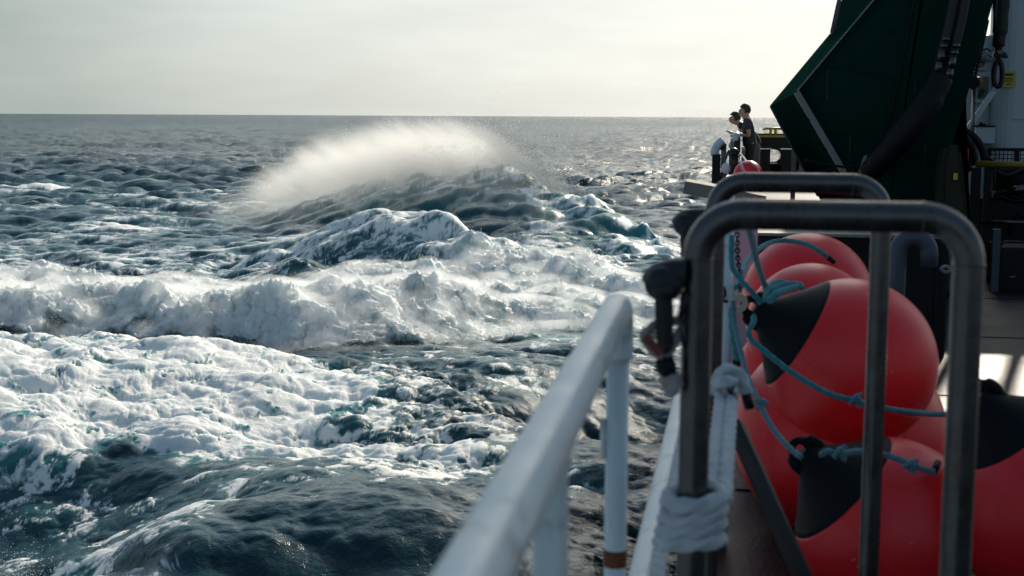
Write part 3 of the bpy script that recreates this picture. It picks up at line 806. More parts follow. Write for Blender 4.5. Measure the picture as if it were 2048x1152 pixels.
b = B(); boxb(b, (-0.18, 2.84, DECK + 0.12), (0.13, 0.05, 0.06)); obj('bracket', b, M['white'], hr)

# lower white side rail with a rope laid along it
lr = thing('lower_side_rail', (-0.19, 3.0, DECK), 'lower white side rail running aft outside the steel pipe frames', 'rail')
b = B(); tube(b, [V((-0.19, y, 5.0)) for y in np.linspace(1.2, 9.5, 24)], 0.037, 24); obj('rail_tube', b, M['white'], lr)
for y in (1.5, 4.6, 9.3):
    b = B(); boxb(b, (-0.16, y, 4.73), (0.05, 0.05, 0.62)); obj('bracket', b, M['white'], lr)

# ------------------------------------------------------------------ steel pipe frames
def pipe_frame(d, uL, uR, vT, r, label):
    xL, xR, zT = P(uL, 600, d).x, P(uR, 600, d).x, P((uL + uR) / 2, vT, d).z
    t_ = thing('pipe_frame', (xL, d, DECK), label, 'pipe frame', 'bent steel pipe frames on the ship side')
    R_ = 0.082
    def arc(cx_, cz_, a0, a1): return [V((cx_ + R_ * math.cos(a), d, cz_ + R_ * math.sin(a))) for a in np.linspace(a0, a1, 12)]
    l_arc = arc(xL + R_, zT - R_, math.pi, math.pi / 2); r_arc = arc(xR - R_, zT - R_, math.pi / 2, 0)
    b = B(); tube(b, [V((xL + R_, d, zT)), V((xR - R_, d, zT))], r, 28, cap=False); obj('top_tube', b, M['steel'], t_)
    b = B(); tube(b, l_arc, r, 28, cap=False); obj('bend', b, M['steel'], t_)
    b = B(); tube(b, r_arc, r, 28, cap=False); obj('bend', b, M['steel'], t_)
    b = B(); tube(b, [V((xL, d, zT - R_)), V((xL, d, DECK + 0.0))], r, 28, cap=False); obj('post', b, M['steel'], t_)
    b = B(); tube(b, [V((xR, d, zT - R_)), V((xR, d, DECK + 0.0))], r, 28, cap=False); obj('post', b, M['steel'], t_)
    for p, q in ((V((xL + R_, d, zT)), V((1, 0, 0))), (V((xR - R_, d, zT)), V((1, 0, 0))), (V((xL, d, zT - R_)), V((0, 0, 1))), (V((xR, d, zT - R_)), V((0, 0, 1)))):
        b = B(); tube(b, [p - q * .0025, p - q * .001, p + q * .001, p + q * .0025], [r + .0003, r + .0016, r + .0016, r + .0003], 28); obj('weld_bead', b, M['steel'], t_)
    for x_ in (xL, xR):
        b = B(); tube(b, [V((x_, d, DECK)), V((x_, d, DECK + .012))], r + .03, 24); obj('foot_plate', b, M['steel'], t_)
    return xL, xR, zT
f1 = pipe_frame(2.59, 1394, 1934, 432, 0.0282, 'nearest bent steel pipe frame, lashed with white rope at its left post')
f2 = pipe_frame(4.05, 1427, 1757, 366, 0.0285, 'second bent steel pipe frame, standing just behind the nearest one')

# rigging screws hanging outboard of the frames
def rigging(d, u, v, k, label, xpost):
    c = P(u, v, d); t_ = thing('rigging_shackle', c, label, 'shackle', 'dark shackles on the outboard side of the pipe frames')
    b = B(); tube(b, catmull([V((xpost - .02, d, c.z + .016 * k)), V((c.x + .02 * k, d, c.z + .016 * k)), V((c.x - .008 * k, d, c.z + .008 * k)), V((c.x - .020 * k, d, c.z - .01 * k))], 6), [.027 * k] * 6 + [.024 * k], 18); obj('lug', b, M['steel_dark'], t_)
    b = B(); ballb(b, c + V((0, -.012, -.002)), .036 * k, 1, .8, .95); ballb(b, c + V((0.0, -.03, -.014)), .02 * k, 1, .8, 1); obj('pin_head', b, M['steel_dark'], t_)
    b = B(); tube(b, catmull([c + V((.0, -.022, -.01 * k)), c + V((.002, -.02, -.05 * k)), c + V((.004, -.018, -.09 * k)), c + V((.006, -.016, -.115 * k)), c + V((.012, -.016, -.128 * k))], 5), [.017 * k, .017 * k, .016 * k, .015 * k, .008 * k], 16); obj('hanging_bar', b, M['steel_dark'], t_)
    b = B(); tube(b, [V((xpost - .018, d, c.z - .02 * k)), V((xpost - .03, d, c.z - .065 * k))], [.012 * k, .004 * k], 10); obj('tab', b, M['steel_dark'], t_)
rigging(2.57, 1328, 563, 1.0, 'near dark shackle with a hanging bar, left of the nearest pipe frame', f1[0])
rigging(4.03, 1372, 447, 1.0, 'far dark shackle, partly hidden left of the second pipe frame', f2[0])

# ------------------------------------------------------------------ ropes
def densify(pts, step):
    res = [pts[0]]
    for a, b in zip(pts, pts[1:]):
        n = max(1, int((b - a).length / step)); res += [a.lerp(b, k / n) for k in range(1, n + 1)]
    return res
def ropeb(bm, pts, r, n=8, lobes=3, tw=None):
    p = densify(catmull(pts, n), r * 0.55)
    tube(bm, p, r, 12, lobes=lobes, twist=(tw if tw else 0.62 / r), lobe_amp=0.30)
    return bm
def knotb(bm, c, r, d=V((1, 0, 0)), k=1.0):
    """a real overhand lump: two crossed turns and two stub ends"""
    d = d.normalized(); s = d.cross(V((0, 1, 0))); s = s.normalized() if s.length > .1 else V((0, 0, 1)); f = V((0, 1, 0))
    for q, off in ((1, -.7), (-1, .7)):
        loop = [c + d * (off * r + 0.9 * r * math.cos(a) * q * .7) + s * (1.5 * r * k * math.cos(a + .5)) + f * (1.4 * r * k * math.sin(a)) for a in np.linspace(0, 2 * math.pi, 9)[:-1]]
        p = catmull(loop, 5, closed=True)
        tube(bm, p, r * .95, 10, closed=True, lobes=3, twist=0.6 / r)
    ropeb(bm, [c, c + s * 1.6 * r + d * .8 * r, c + s * 2.5 * r + d * 1.7 * r], r * .8)
    ropeb(bm, [c, c - s * 1.6 * r + d * 1.0 * r, c - s * 2.2 * r + d * 2.2 * r], r * .75)

wr = thing('white_mooring_rope', P(1392, 1050, 2.6), 'thick white rope wound four times round the foot of the nearest pipe frame', 'rope')
pc = P(1390, 1040, 2.59)
for i, v in enumerate((1006, 1036, 1064, 1092)):
    z = P(1392, v, 2.55).z
    b = B(); cxx = pc.x - (.003 + .002 * i)
    loop = [V((cxx + .049 * math.cos(a) + (.006 * math.cos(a) * i / 3), 2.59 + .046 * math.sin(a), z + .006 * math.sin(a + i) + .005 * math.cos(a))) for a in np.linspace(0, 2 * math.pi, 13)[:-1]]
    p = densify(catmull(loop, 5, closed=True), .007)
    tube(b, p, .0155, 14, closed=True, lobes=3, twist=42, lobe_amp=.32); obj('turn', b, M['white_rope'], wr)
b = B(); ropeb(b, [P(1448, 1000, 2.62), P(1452, 930, 2.8), P(1458, 850, 3.1), P(1463, 790, 3.35), P(1466, 762, 3.4)], .0155); obj('standing_strand', b, M['white_rope'], wr)
b = B(); ropeb(b, [P(1424, 1000, 2.63), P(1428, 930, 2.8), P(1436, 850, 3.1), P(1442, 790, 3.35), P(1440, 765, 3.4)], .0145); obj('standing_strand', b, M['white_rope'], wr)
b = B(); ropeb(b, [P(1432, 782, 3.4), P(1436, 757, 3.36), P(1455, 740, 3.34), P(1476, 748, 3.34), P(1488, 768, 3.34), P(1493, 786, 3.34)], .0150); obj('loop', b, M['white_rope'], wr)
b = B(); ropeb(b, [P(1430, 770, 3.42), P(1445, 764, 3.30), P(1468, 764, 3.32)], .0145); obj('loop', b, M['white_rope'], wr)
b = B(); tube(b, [P(1491, 782, 3.34), P(1495, 800, 3.34), P(1500, 817, 3.34)], .0125, 14); obj('black_whipping', b, M['rubber'], wr)
b = B(); ropeb(b, [V((-.150, 2.60, 4.955)), V((-.158, 2.9, 5.03)), V((-.160, 3.4, 5.036)), V((-.158, 4.0, 5.036)), V((-.15, 4.9, 5.033)), V((-.12, 5.3, 5.0))], .0150); obj('tail', b, M['white_rope'], wr)
b = B(); ropeb(b, [V((-.15, 2.60, 4.96)), V((-.150, 2.4, 4.93)), V((-.165, 2.1, 4.90)), V((-.15, 1.9, 4.80))], .0145); obj('tail', b, M['white_rope'], wr)

fr_ = thing('frayed_rope_end', P(1320, 680, 2.56), 'frayed pale rope end with a red strip and black tape under the near shackle', 'rope')
b = B(); ropeb(b, [P(1362, 640, 2.6), P(1325, 645, 2.58), P(1296, 660, 2.56), P(1290, 678, 2.56), P(1305, 700, 2.56), P(1327, 714, 2.56)], .009); ropeb(b, [P(1362, 655, 2.6), P(1350, 685, 2.58), P(1330, 716, 2.56)], .008); obj('rope', b, M['frayed'], fr_)
b = B()
for k_ in range(60):
    a = P(1290 + rnd.uniform(0, 42), 655 + rnd.uniform(0, 40), 2.56 + rnd.uniform(-.01, .01))
    tube(b, catmull([a, a + V((rnd.gauss(0, .006), rnd.gauss(0, .004), rnd.gauss(-.004, .006))), a + V((rnd.gauss(-.004, .012), rnd.gauss(0, .006), rnd.gauss(-.006, .012)))], 3), .0008, 4)
obj('loose_fibres', b, M['frayed'], fr_, kind='stuff')
b = B(); boxb(b, P(1306, 690, 2.545), (.016, .006, .045), Matrix.Rotation(R(-40), 3, 'Y'), .002); obj('red_strip', b, M['redcloth'], fr_)
b = B(); tube(b, [P(1327, 716, 2.56), P(1333, 735, 2.56), P(1337, 750, 2.56)], [.017, .019, .015], 16); obj('black_tape', b, M['rubber'], fr_)
b = B(); tube(b, catmull([P(1337, 748, 2.56), P(1341, 762, 2.56), P(1347, 778, 2.56), P(1354, 788, 2.56)], 4), [.015, .02, .019, .007], 14, lobes=5, twist=8, lobe_amp=.3); obj('frayed_tip', b, M['frayed'], fr_)

# ------------------------------------------------------------------ white post, pad eye, panel, chain
wp = thing('white_post', V((P(1452, 600, 5.4).x, 5.4, DECK)), 'slim white post standing behind the left post of the nearest frame', 'post')
xx = P(1452, 600, 5.4).x
b = B(); tube(b, [V((xx, 5.4, DECK)), V((xx, 5.4, P(1452, 376, 5.4).z))], .0245, 20); obj('tube', b, M['white'], wp)
b = B(); tube(b, [V((xx, 5.4, P(1452, 492, 5.4).z)), V((xx, 5.4, P(1452, 472, 5.4).z))], .030, 20); obj('collar', b, M['white'], wp)
b = B(); tube(b, catmull([P(1440, 577, 5.36), P(1448, 576, 5.34), P(1450, 590, 5.34), P(1444, 600, 5.35), P(1455, 603, 5.36)], 5), .006, 10); obj('hook', b, M['steel_dark'], wp)
pe = thing('pad_eye', P(1478, 606, 5.3), 'cream teardrop pad eye with a hole, beside the slim white post', 'pad eye')
outl = []
c0_ = P(1478, 606, 5.3)
for a in np.linspace(-2.6, 2.0, 18): outl.append((c0_.x + .033 * math.cos(a), c0_.z + .036 * math.sin(a)))
outl += [(xx + .022, c0_.z + .075), (xx + .022, c0_.z - .045)]
hole = [(c0_.x - .002 + .014 * math.cos(a), c0_.z + .014 * math.sin(a)) for a in np.linspace(0, 2 * math.pi, 15)[:-1]]
b = B()
def plate_with_hole(b, outl, hole, y, th):
    vs = []
    for yy in (y, y + th):
        o1 = [b.verts.new((x, yy, z)) for x, z in outl]; h1 = [b.verts.new((x, yy, z)) for x, z in hole]
        es = [b.edges.new((o1[i], o1[(i + 1) % len(o1)])) for i in range(len(o1))] + [b.edges.new((h1[i], h1[(i + 1) % len(h1)])) for i in range(len(h1))]
        bmesh.ops.triangle_fill(b, edges=es, use_beauty=True); vs.append((o1, h1))
    for k in (0, 1):
        a, c = vs[0][k], vs[1][k]
        for i in range(len(a)):
            j = (i + 1) % len(a); b.faces.new((a[i], a[j], c[j], c[i]))
plate_with_hole(b, outl, hole, 5.30, .018); obj('eye_plate', b, M['cream'], pe)
b = B(); boxb(b, ((P(1463, 600, 8).x + P(1512, 600, 8).x) / 2, 8.0, (DECK + P(1485, 440, 8).z) / 2), (P(1512, 600, 8).x - P(1463, 600, 8).x, .08, P(1485, 440, 8).z - DECK), bev=.01)
single('bulwark_stanchion', b, M['lavender'], 'pale lilac upright plate behind the teal ropes, left of the red buoys', 'stanchion')
def chain(name, pts, link, wire, label, mat):
    t_ = thing(name, pts[0], label, 'chain')
    p = densify(catmull(pts, 6), link * .12)
    acc = 0; prev = p[0]; k = 0; nxt = 0
    for i, q in enumerate(p):
        acc += (q - prev).length; prev = q
        if acc >= nxt and i < len(p) - 1:
            nxt += link * .78
            tg = (p[min(i + 3, len(p) - 1)] - p[max(i - 3, 0)]).normalized()
            sd = tg.cross(V((0, 1, 0))).normalized() if k % 2 == 0 else tg.cross(V((1, 0, 0))).normalized()
            b = B(); tube(b, [q + tg * (.5 * link * math.cos(a)) + sd * (.33 * link * math.sin(a)) for a in np.linspace(0, 2 * math.pi, 13)[:-1]], wire, 6, closed=True)
            obj('link', b, mat, t_); k += 1
    return t_
chain('hanging_chain', [P(1474, 470, 5.6), P(1476, 520, 5.5), P(1482, 560, 5.4), P(1479, 585, 5.35)], .026, .0036, 'short dark chain hanging above the cream pad eye', M['steel_dark'])
ch = chain('lower_chain', [P(1463, 838, 3.3), P(1459, 900, 3.15), P(1454, 980, 2.95), P(1448, 1050, 2.8), P(1444, 1105, 2.72)], .022, .0032, 'rusty chain hanging down behind the white rope lashing', M['steel_dark'])
sh = thing('snap_hook', P(1464, 800, 3.3), 'dark snap hook clipped below the white rope loop', 'snap hook')
b = B(); tube(b, catmull([P(1459, 790, 3.3), P(1467, 790, 3.3), P(1471, 803, 3.3), P(1471, 822, 3.3), P(1465, 834, 3.3), P(1459, 829, 3.3), P(1458, 812, 3.3)], 5), .0042, 8); obj('hook', b, M['steel_dark'], sh)
b = B(); tube(b, [P(1461 + 4 * math.cos(a), 776 + 9 * math.sin(a), 3.3) for a in np.linspace(0, 2 * math.pi, 13)[:-1]], .0035, 6, closed=True); obj('swivel', b, M['steel_dark'], sh)

# ------------------------------------------------------------------ buoys
def buoy(cu, cv, d, Rp, ax, label, mat='red', nose=True, cap_at=0.72, apex=1.36, fat=1.0, blunt=1.0):
    """round inflatable buoy: centre pixel, distance, radius in px; ax = nose direction (image x, image y, towards camera)"""
    c = P(cu, cv, d); Rr = Rp * (c - V((0, 0, EYE))).length / F * 0.985
    right, up = (CAM_M.to_3x3() @ V((1, 0, 0))), (CAM_M.to_3x3() @ V((0, 1, 0))); fwd = (CAM_M.to_3x3() @ V((0, 0, 1)))
    axis = (right * ax[0] - up * ax[1] + fwd * ax[2]).normalized()
    t_ = thing('buoy', c, label, 'buoy', 'red inflatable buoys heaped on the deck')
    prof = []
    for a in np.linspace(math.pi, 0, 44):
        s, r_ = math.cos(a) * fat, math.sin(a)
        if s < cap_at: prof.append((s, r_))
    s0 = cap_at; r0 = math.sqrt(max(1 - (cap_at / fat) ** 2, 0.02))
    red_end = (s0, r0)
    if Rp > 150:
        sd_ = axis.cross(fwd).normalized(); up_ = axis.cross(sd_).normalized()
        b = B(); tube(b, [c + axis * (math.cos(a) * Rr * 1.0005) + (sd_ * .35 + up_ * .94).normalized() * (math.sin(a) * Rr * 1.0005) for a in np.linspace(-2.9, math.acos(min(cap_at, .95)) * -1.02, 40)], .0016, 5); obj('moulded_seam', b, M[mat], t_)
        b = B()
        for k_ in range(5):
            d_ = (fwd * rnd.uniform(.5, 1) + right * rnd.uniform(-.6, .8) + up * rnd.uniform(-.4, .6)).normalized()
            if d_.dot(axis) > cap_at - .1: continue
            q_ = c + d_ * Rr * 1.0004; tg_ = d_.cross(V((rnd.uniform(-1, 1), rnd.uniform(-1, 1), 1))).normalized()
            tube(b, [q_ - tg_ * .008, q_, q_ + tg_ * rnd.uniform(.004, .012)], [.0005, .0018, .0004], 5)
        if len(b.verts): obj('scuff_marks', b, M['cream'], t_, kind='stuff')
        else: b.free()
    b = B(); lathe(b, [(s * Rr, r_ * Rr) for s, r_ in prof] + [(s0 * Rr, r0 * Rr), (s0 * Rr - .004, r0 * Rr * .9)], c, axis, 56); obj('body', b, M[mat], t_)
    if nose:
        slope = -s0 / fat / fat / max(r0, .05)
        np_ = []
        for q in np.linspace(0, 1, 16):
            s = s0 + (apex - s0) * q
            # starts tangent to the ball, runs into a narrow neck
            r_ = r0 * ((1 - q) ** 1.12) + (0.085) * q ** 1.5
            np_.append((s, r_))
        b = B(); lathe(b, [(s0 * Rr - .003, r0 * Rr * 1.0 + .002)] + [(s * Rr, r_ * Rr + .002) for s, r_ in np_], c, axis, 56); nz = obj('nose_cone', b, M['blackv'], t_)
        sd = axis.cross(fwd).normalized()
        e = c + axis * (apex + .03) * Rr
        b = B(); tube(b, [e + axis * (.10 * Rr * math.cos(a)) + sd * (.09 * Rr * math.sin(a)) for a in np.linspace(0, 2 * math.pi, 19)[:-1]], .045 * Rr, 10, closed=True); obj('eye', b, M['blackv'], nz)
        for sgn in (-1, 1):
            b = B(); tube(b, catmull([c + axis * (apex - .18) * Rr + sd * sgn * .18 * Rr, c + axis * (apex - .02) * Rr + sd * sgn * .16 * Rr, c + axis * (apex + .06) * Rr + sd * sgn * .10 * Rr], 5), [.05 * Rr, .06 * Rr, .04 * Rr], 8); obj('shoulder_rib', b, M['blackv'], nz)
    return t_, c, Rr, axis
buoy(1700, 727, 5.5, 168, (-.86, -.50, .0), 'big red buoy with a black nose pointing left, topmost at the front of the heap', 'orange', cap_at=.72, apex=1.30)
buoy(1678, 870, 5.75, 205, (-.5, .4, -.6), 'largest red buoy, lying below the topmost black-nosed one', 'red', nose=False)
buoy(1775, 1056, 4.75, 176, (-.74, -.67, .02), 'red buoy low at the front whose black nose points up left', 'orange', cap_at=.68, apex=1.27)
buoy(2120, 1010, 4.6, 205, (-.62, -.78, .1), 'red buoy cut by the right edge of the picture, black nose up', 'red', cap_at=.86, apex=1.30)
buoy(1615, 594, 7.5, 127, (.3, .2, -1), 'rearmost high red buoy with a teal rope across its top', 'red', nose=False)
buoy(1622, 655, 6.75, 128, (.2, .2, -1), 'red buoy between the rearmost one and the topmost black-nosed one', 'red', nose=False)
buoy(1597, 765, 6.95, 128, (.2, .2, -1), 'red buoy deep in the heap, only its left rim showing', 'red', nose=False)
buoy(1578, 845, 6.35, 118, (.2, .2, -1), 'lowest red buoy at the left of the heap, behind the dark slanting bar', 'orange', nose=False)
buoy(1830, 960, 5.7, 118, (.3, .1, -1), 'red buoy wedged low behind the two front ones', 'orange', nose=False)

# teal and blue lashings
def lash(pts, r, mat, label, knots=(), name='teal_rope', tip=None):
    p = [P(*q) for q in pts]
    t_ = thing(name, p[0], label, 'rope', 'thin lashings over the buoys')
    b = B(); ropeb(b, p, r); obj('strand', b, M[mat], t_)
    for (ku, kv, kd, dx, dy) in knots:
        b = B(); knotb(b, P(ku, kv, kd), r * .95, V((dx, 0, -dy))); obj('knot', b, M[mat], t_)
    if tip:
        b = B(); tube(b, [P(*q) for q in tip], r * 1.15, 10); obj('taped_tip', b, M['rubber'], t_)
    return t_
lash([(1494, 440, 4.2), (1503, 475, 4.6), (1513, 520, 5.0), (1528, 565, 5.25), (1536, 592, 5.3)], .0105, 'teal_rope', 'teal rope dropping steeply from behind the frame to the topmost buoy nose')
lash([(1464, 470, 5.2), (1464, 530, 5.2), (1478, 555, 5.2), (1500, 580, 5.2), (1522, 606, 5.22)], .0100, 'teal_rope', 'teal rope slanting from the slim white post to the black nose')
lash([(1472, 575, 5.6), (1484, 545, 5.9), (1497, 517, 6.5), (1530, 490, 6.95), (1565, 481, 7.10), (1610, 488, 7.06), (1640, 503, 7.03), (1658, 517, 7.05)], .0115, 'teal_rope', 'teal rope arching over the rearmost red buoy', tip=[(1656, 515, 7.04), (1668, 524, 7.06)])
t_ = lash([(1533, 604, 5.12), (1540, 585, 5.12), (1556, 574, 5.16), (1578, 568, 5.2), (1600, 570, 5.24)], .0125, 'teal_rope', 'thick bunch of teal rope bundled round the topmost buoy nose')
for q_ in ([(1536, 604, 5.08), (1550, 588, 5.10), (1568, 580, 5.16), (1590, 577, 5.2)], [(1530, 600, 5.14), (1536, 580, 5.2), (1548, 567, 5.26), (1566, 564, 5.3)], [(1540, 602, 5.06), (1560, 585, 5.1), (1590, 574, 5.2), (1605, 574, 5.24)]):
    b = B(); ropeb(b, [P(*q) for q in q_], .0115); obj('strand', b, M['teal_rope'], t_)
lash([(1508, 632, 5.12), (1506, 648, 5.08), (1498, 660, 5.06), (1502, 678, 5.06), (1530, 703, 5.05), (1570, 735, 5.02), (1620, 768, 5.0), (1665, 790, 5.0), (1712, 802, 5.02), (1760, 815, 5.04), (1820, 824, 5.12), (1870, 828, 5.25), (1910, 829, 5.3)], .0105, 'teal_rope', 'long teal rope crossing the front of the topmost buoy, with one knot', knots=[(1712, 800, 5.0, 1, .2)])
lash([(1466, 600, 5.2), (1468, 640, 5.2), (1478, 690, 5.1), (1494, 750, 4.95), (1516, 800, 4.8), (1540, 848, 4.7), (1568, 885, 4.6), (1602, 915, 4.5)], .0095, 'blue_rope', 'faded teal rope hanging down the left of the heap to the lower black nose', knots=[(1521, 805, 4.78, .5, 1)])
lash([(1464, 615, 5.3), (1466, 660, 5.3), (1472, 700, 5.3), (1474, 722, 5.3)], .0140, 'teal_rope', 'doubled teal rope hanging straight down beside the slim white post', tip=[(1474, 720, 5.3), (1472, 735, 5.3)])
lash([(1642, 910, 4.42), (1655, 903, 4.4), (1683, 908, 4.4), (1712, 903, 4.44), (1750, 906, 4.48), (1785, 914, 4.5), (1818, 928, 4.5), (1845, 938, 4.52), (1868, 944, 4.55)], .0100, 'blue_rope', 'faded blue rope with two knots, running from the lower black nose to the right', knots=[(1680, 906, 4.38, 1, .1), (1820, 930, 4.48, 1, .4)], tip=[(1868, 944, 4.55), (1876, 925, 4.6)])
lash([(1958, 828, 4.8), (1975, 820, 4.82), (1992, 824, 4.82)], .0100, 'teal_rope', 'short teal rope tied to the nose of the buoy at the right edge')
b = B(); tube(b, [P(1470, 850, 3.95), P(1530, 985, 3.8), P(1610, 1165, 3.6)], .031, 4); single('slanting_brace', b, M['brown'], 'dark brown slanting bar in front of the red buoys, lower left of the heap', 'brace')

# ------------------------------------------------------------------ objects on the middle deck
gv = thing('gooseneck_vent', P(1800, 560, 9.0) * V((1, 1, 0)) + V((0, 0, DECK)), 'dark blue-grey gooseneck vent pipe bending over, seen under the top of the nearest frame', 'vent pipe')
ax_, bx_ = P(1795, 520, 9), P(1858, 520, 9)
b = B(); tube(b, [V((ax_.x, 9, DECK)), V((ax_.x, 9, P(0, 505, 9).z))] + [V(((ax_.x + bx_.x) / 2 - (bx_.x - ax_.x) / 2 * math.cos(a), 9, P(1830, 505, 9).z + (bx_.x - ax_.x) / 2 * math.sin(a))) for a in np.linspace(0, math.pi, 14)][1:] + [V((bx_.x, 9, P(1858, 533, 9).z))], .054, 24); obj('bent_pipe', b, M['vent'], gv)
b = B(); tube(b, [V((ax_.x, 9, DECK)), V((ax_.x, 9, DECK + .03))], .1, 20); obj('flange', b, M['vent'], gv)
hb = thing('deck_locker', V((.9, 10.6, DECK)), 'low dark deck locker with a pale top edge behind the buoys', 'locker')
x0_, x1_ = P(1514, 470, 10).x, P(1900, 470, 10).x
zt_ = P(1550, 470, 10).z
b = B(); boxb(b, ((x0_ + x1_) / 2, 10.6, (DECK + zt_) / 2), (x1_ - x0_, 1.2, zt_ - DECK), bev=.02); obj('casing', b, M['dark'], hb)
b = B(); boxb(b, ((x0_ + x1_) / 2, 10.55, zt_ + .012), (x1_ - x0_ + .04, 1.3, .02)); obj('lid', b, M['pale'], hb)
for k_ in range(5):
    b = B(); boxb(b, (x0_ + .15 + k_ * .27, 9.988, (DECK + zt_) / 2), (.02, .02, zt_ - DECK - .1)); obj('rib', b, M['dark'], hb)
b = B(); tube(b, catmull([P(1883, 537, 9.4), P(1893, 533, 9.4), P(1900, 540, 9.4), P(1891, 545, 9.4)], 4, closed=True), .012, 8, closed=True); single('deck_ring', b, M['pale'], 'small pale ring on the dark deck fitting beside the gooseneck vent', 'ring')

# ------------------------------------------------------------------ green gantry
ga = thing('green_gantry', V((1.2, 15, DECK)), 'huge dark green steel gantry leaning up out of the picture', 'gantry')
dn_, df_ = 14.0, 20.0
near_poly = [(1590, 186), (1640, 270), (1686, 345), (1735, 440), (1750, 640), (1948, 640), (1940, 440), (1918, 390), (1897, 312), (1932, 200), (1960, 100), (1987, 0), (2003, -120), (1975, -420), (1905, -420), (1870, -150), (1757, -12), (1680, 80)]
far_poly = [(1541, 212), (1588, 300), (1636, 392), (1680, 470), (1690, 520), (1800, 520), (1800, 430), (1800, 380), (1790, 312), (1800, 200), (1820, 100), (1840, 0), (1850, -100), (1850, -180), (1760, -180), (1730, -110), (1690, -20), (1661, 68)]
b = B(); na = [b.verts.new(P(u, max(min(v, 10000), -10000), dn_)) for u, v in near_poly]; fa = [b.verts.new(P(u, v, df_)) for u, v in far_poly]
for v_, (u, v) in zip(na, near_poly):
    if v >= 640: v_.co.z = DECK
for v_, (u, v) in zip(fa, far_poly):
    if v >= 520: v_.co.z = DECK
b.faces.new(na); b.faces.new(fa[::-1])
for i in range(len(na)):
    j = (i + 1) % len(na); b.faces.new((na[j], na[i], fa[i], fa[j]))
bmesh.ops.triangulate(b, faces=b.faces)
obj('box_girder', b, M['green'], ga)
def flat_bar(d0, p0, p1, w, th, mat, nm, par, d1=None):
    a, c = P(*p0, d0), P(*p1, d1 or d0); L = c - a; mid = (a + c) / 2
    z = L.normalized(); y = V((0, 1, 0)); y = (y - z * y.dot(z)).normalized(); x = y.cross(z)
    rot = Matrix((x, y, z)).transposed()
    b = B(); boxb(b, mid, (w, th, L.length), rot); return obj(nm, b, mat, par)
flat_bar(dn_ - .04, (1593, 184), (1688, 345), .055, .16, M['pale'], 'flange_and_lit_edge', ga)
flat_bar(df_ - .02, (1541, 212), (1636, 392), .035, .05, M['pale'], 'flange_and_lit_edge', ga)  # thin pale bar stands in for the lit line on the far edge
flat_bar(dn_ - .012, (1594, 182), (1759, -14), .012, .03, M['pale'], 'bead_and_lit_edge', ga)  # pale strip paints skylight caught along the near edge
flat_bar(dn_ - .012, (1600, 188), (1766, -12), .012, .03, M['green'], 'bead_and_lit_edge', ga)
flat_bar(df_ - .02, (1541, 212), (1661, 68), .02, .05, M['pale'], 'bead_and_lit_edge', ga)  # upper far edge, its brightness put into the pale colour
flat_bar(dn_ - .010, (1840, -60), (1762, 330), .014, .018, M['dark'], 'panel_seam', ga)
flat_bar(dn_ - .010, (1762, 330), (1745, 430), .014, .018, M['dark'], 'panel_seam', ga)
flat_bar(17.5, (1685, -30), (1664, 66), .05, .05, M['steel'], 'guide_pipe', ga)
b = B(); prism(b, [P(1717, 345, 13.7), P(1728, 312, 13.7), P(1739, 309, 13.7), P(1741, 322, 13.7), P(1728, 348, 13.7)], (0, .05, 0)); obj('pad_plate', b, M['pale'], ga)
b = B(); tube(b, catmull([P(1610, 320, 13.6), P(1660, 330, 13.6), P(1700, 334, 13.6), P(1722, 326, 13.6)], 5), .012, 6); obj('cable', b, M['rubber'], ga)
for q_a, q_b in (((1650, 130), (1880, 170)), ((1630, 262), (1905, 290)), ((1700, 380), (1925, 400))):
    flat_bar(dn_ - .006, q_a, q_b, .016, .010, M['green'], 'weld_seam', ga)
for (u, v, l_) in ((1655, 140, 60), (1700, 268, 80), (1760, 272, 60), (1830, 160, 70), (1850, 285, 55), (1880, 288, 70)):
    flat_bar(dn_ - .0015, (u, v), (u - l_ * .02, v + l_), .010, .002, M['brown'], 'rust_run', ga)
for (u, v) in [(1615, 240), (1650, 300), (1700, 130), (1780, 60), (1850, 40), (1905, 240), (1880, 310), (1800, 400), (1860, 400)]:
    b = B(); q_ = P(u, v, dn_); tube(b, [q_, q_ + V((0, -.02, 0))], .022, 8); obj('bolt', b, M['green'], ga)
hs = thing('hydraulic_hoses', P(1740, 345, 13.7), 'thick black hose bundle sweeping down the green gantry, silver couplings higher up', 'hoses')
b = B(); tube(b, catmull([P(1885, 145, 13.7), P(1872, 175, 13.65), P(1845, 220, 13.6), P(1805, 270, 13.6), P(1768, 312, 13.65), P(1735, 345, 13.75)], 8), [.10, .12, .135, .135, .12, .10], 16); obj('sleeve', b, M['rubber'], hs)
for dx in (0, 22):
    b = B(); tube(b, catmull([P(1916 + dx, -60, 13.7), P(1908 + dx, 0, 13.7), P(1896 + dx, 60, 13.68), P(1880 + dx * .95, 120, 13.66), P(1872 + dx * .9, 160, 13.65)], 6), .045, 12); obj('hose', b, M['brown'], hs)
    for v, l in ((78, 8), (92, 7), (112, 20), (134, 18)):
        u = np.interp(v, [0, 60, 120, 160], [1908, 1896, 1880, 1872]) + dx * .93
        b = B(); tube(b, [P(u + l * .10, v - l / 2 + dx * .6, 13.62), P(u - l * .10, v + l / 2 + dx * .6, 13.62)], .040, 12); obj('coupling', b, M['steel'], hs)
oc_ = thing('canvas_covered_winch', P(1905, 400, 13.2) * V((1, 1, 0)) + V((0, 0, DECK)), 'olive canvas cover over a winch at the foot of the green gantry', 'cover')
b = B(); prism(b, [P(1880, 590, 13.4), P(1946, 590, 13.4), P(1934, 400, 13.4), P(1924, 300, 13.4), P(1910, 284, 13.4), P(1893, 290, 13.4), P(1884, 330, 13.4)], (0, .5, 0)); bmesh.ops.bevel(b, geom=list(b.edges), offset=.04, segments=2, affect='EDGES'); obj('cover', b, M['olive'], oc_)
b = B(); boxb(b, P(1911, 353, 13.38), (.035, .02, .06)); obj('tag', b, M['sign'], oc_)

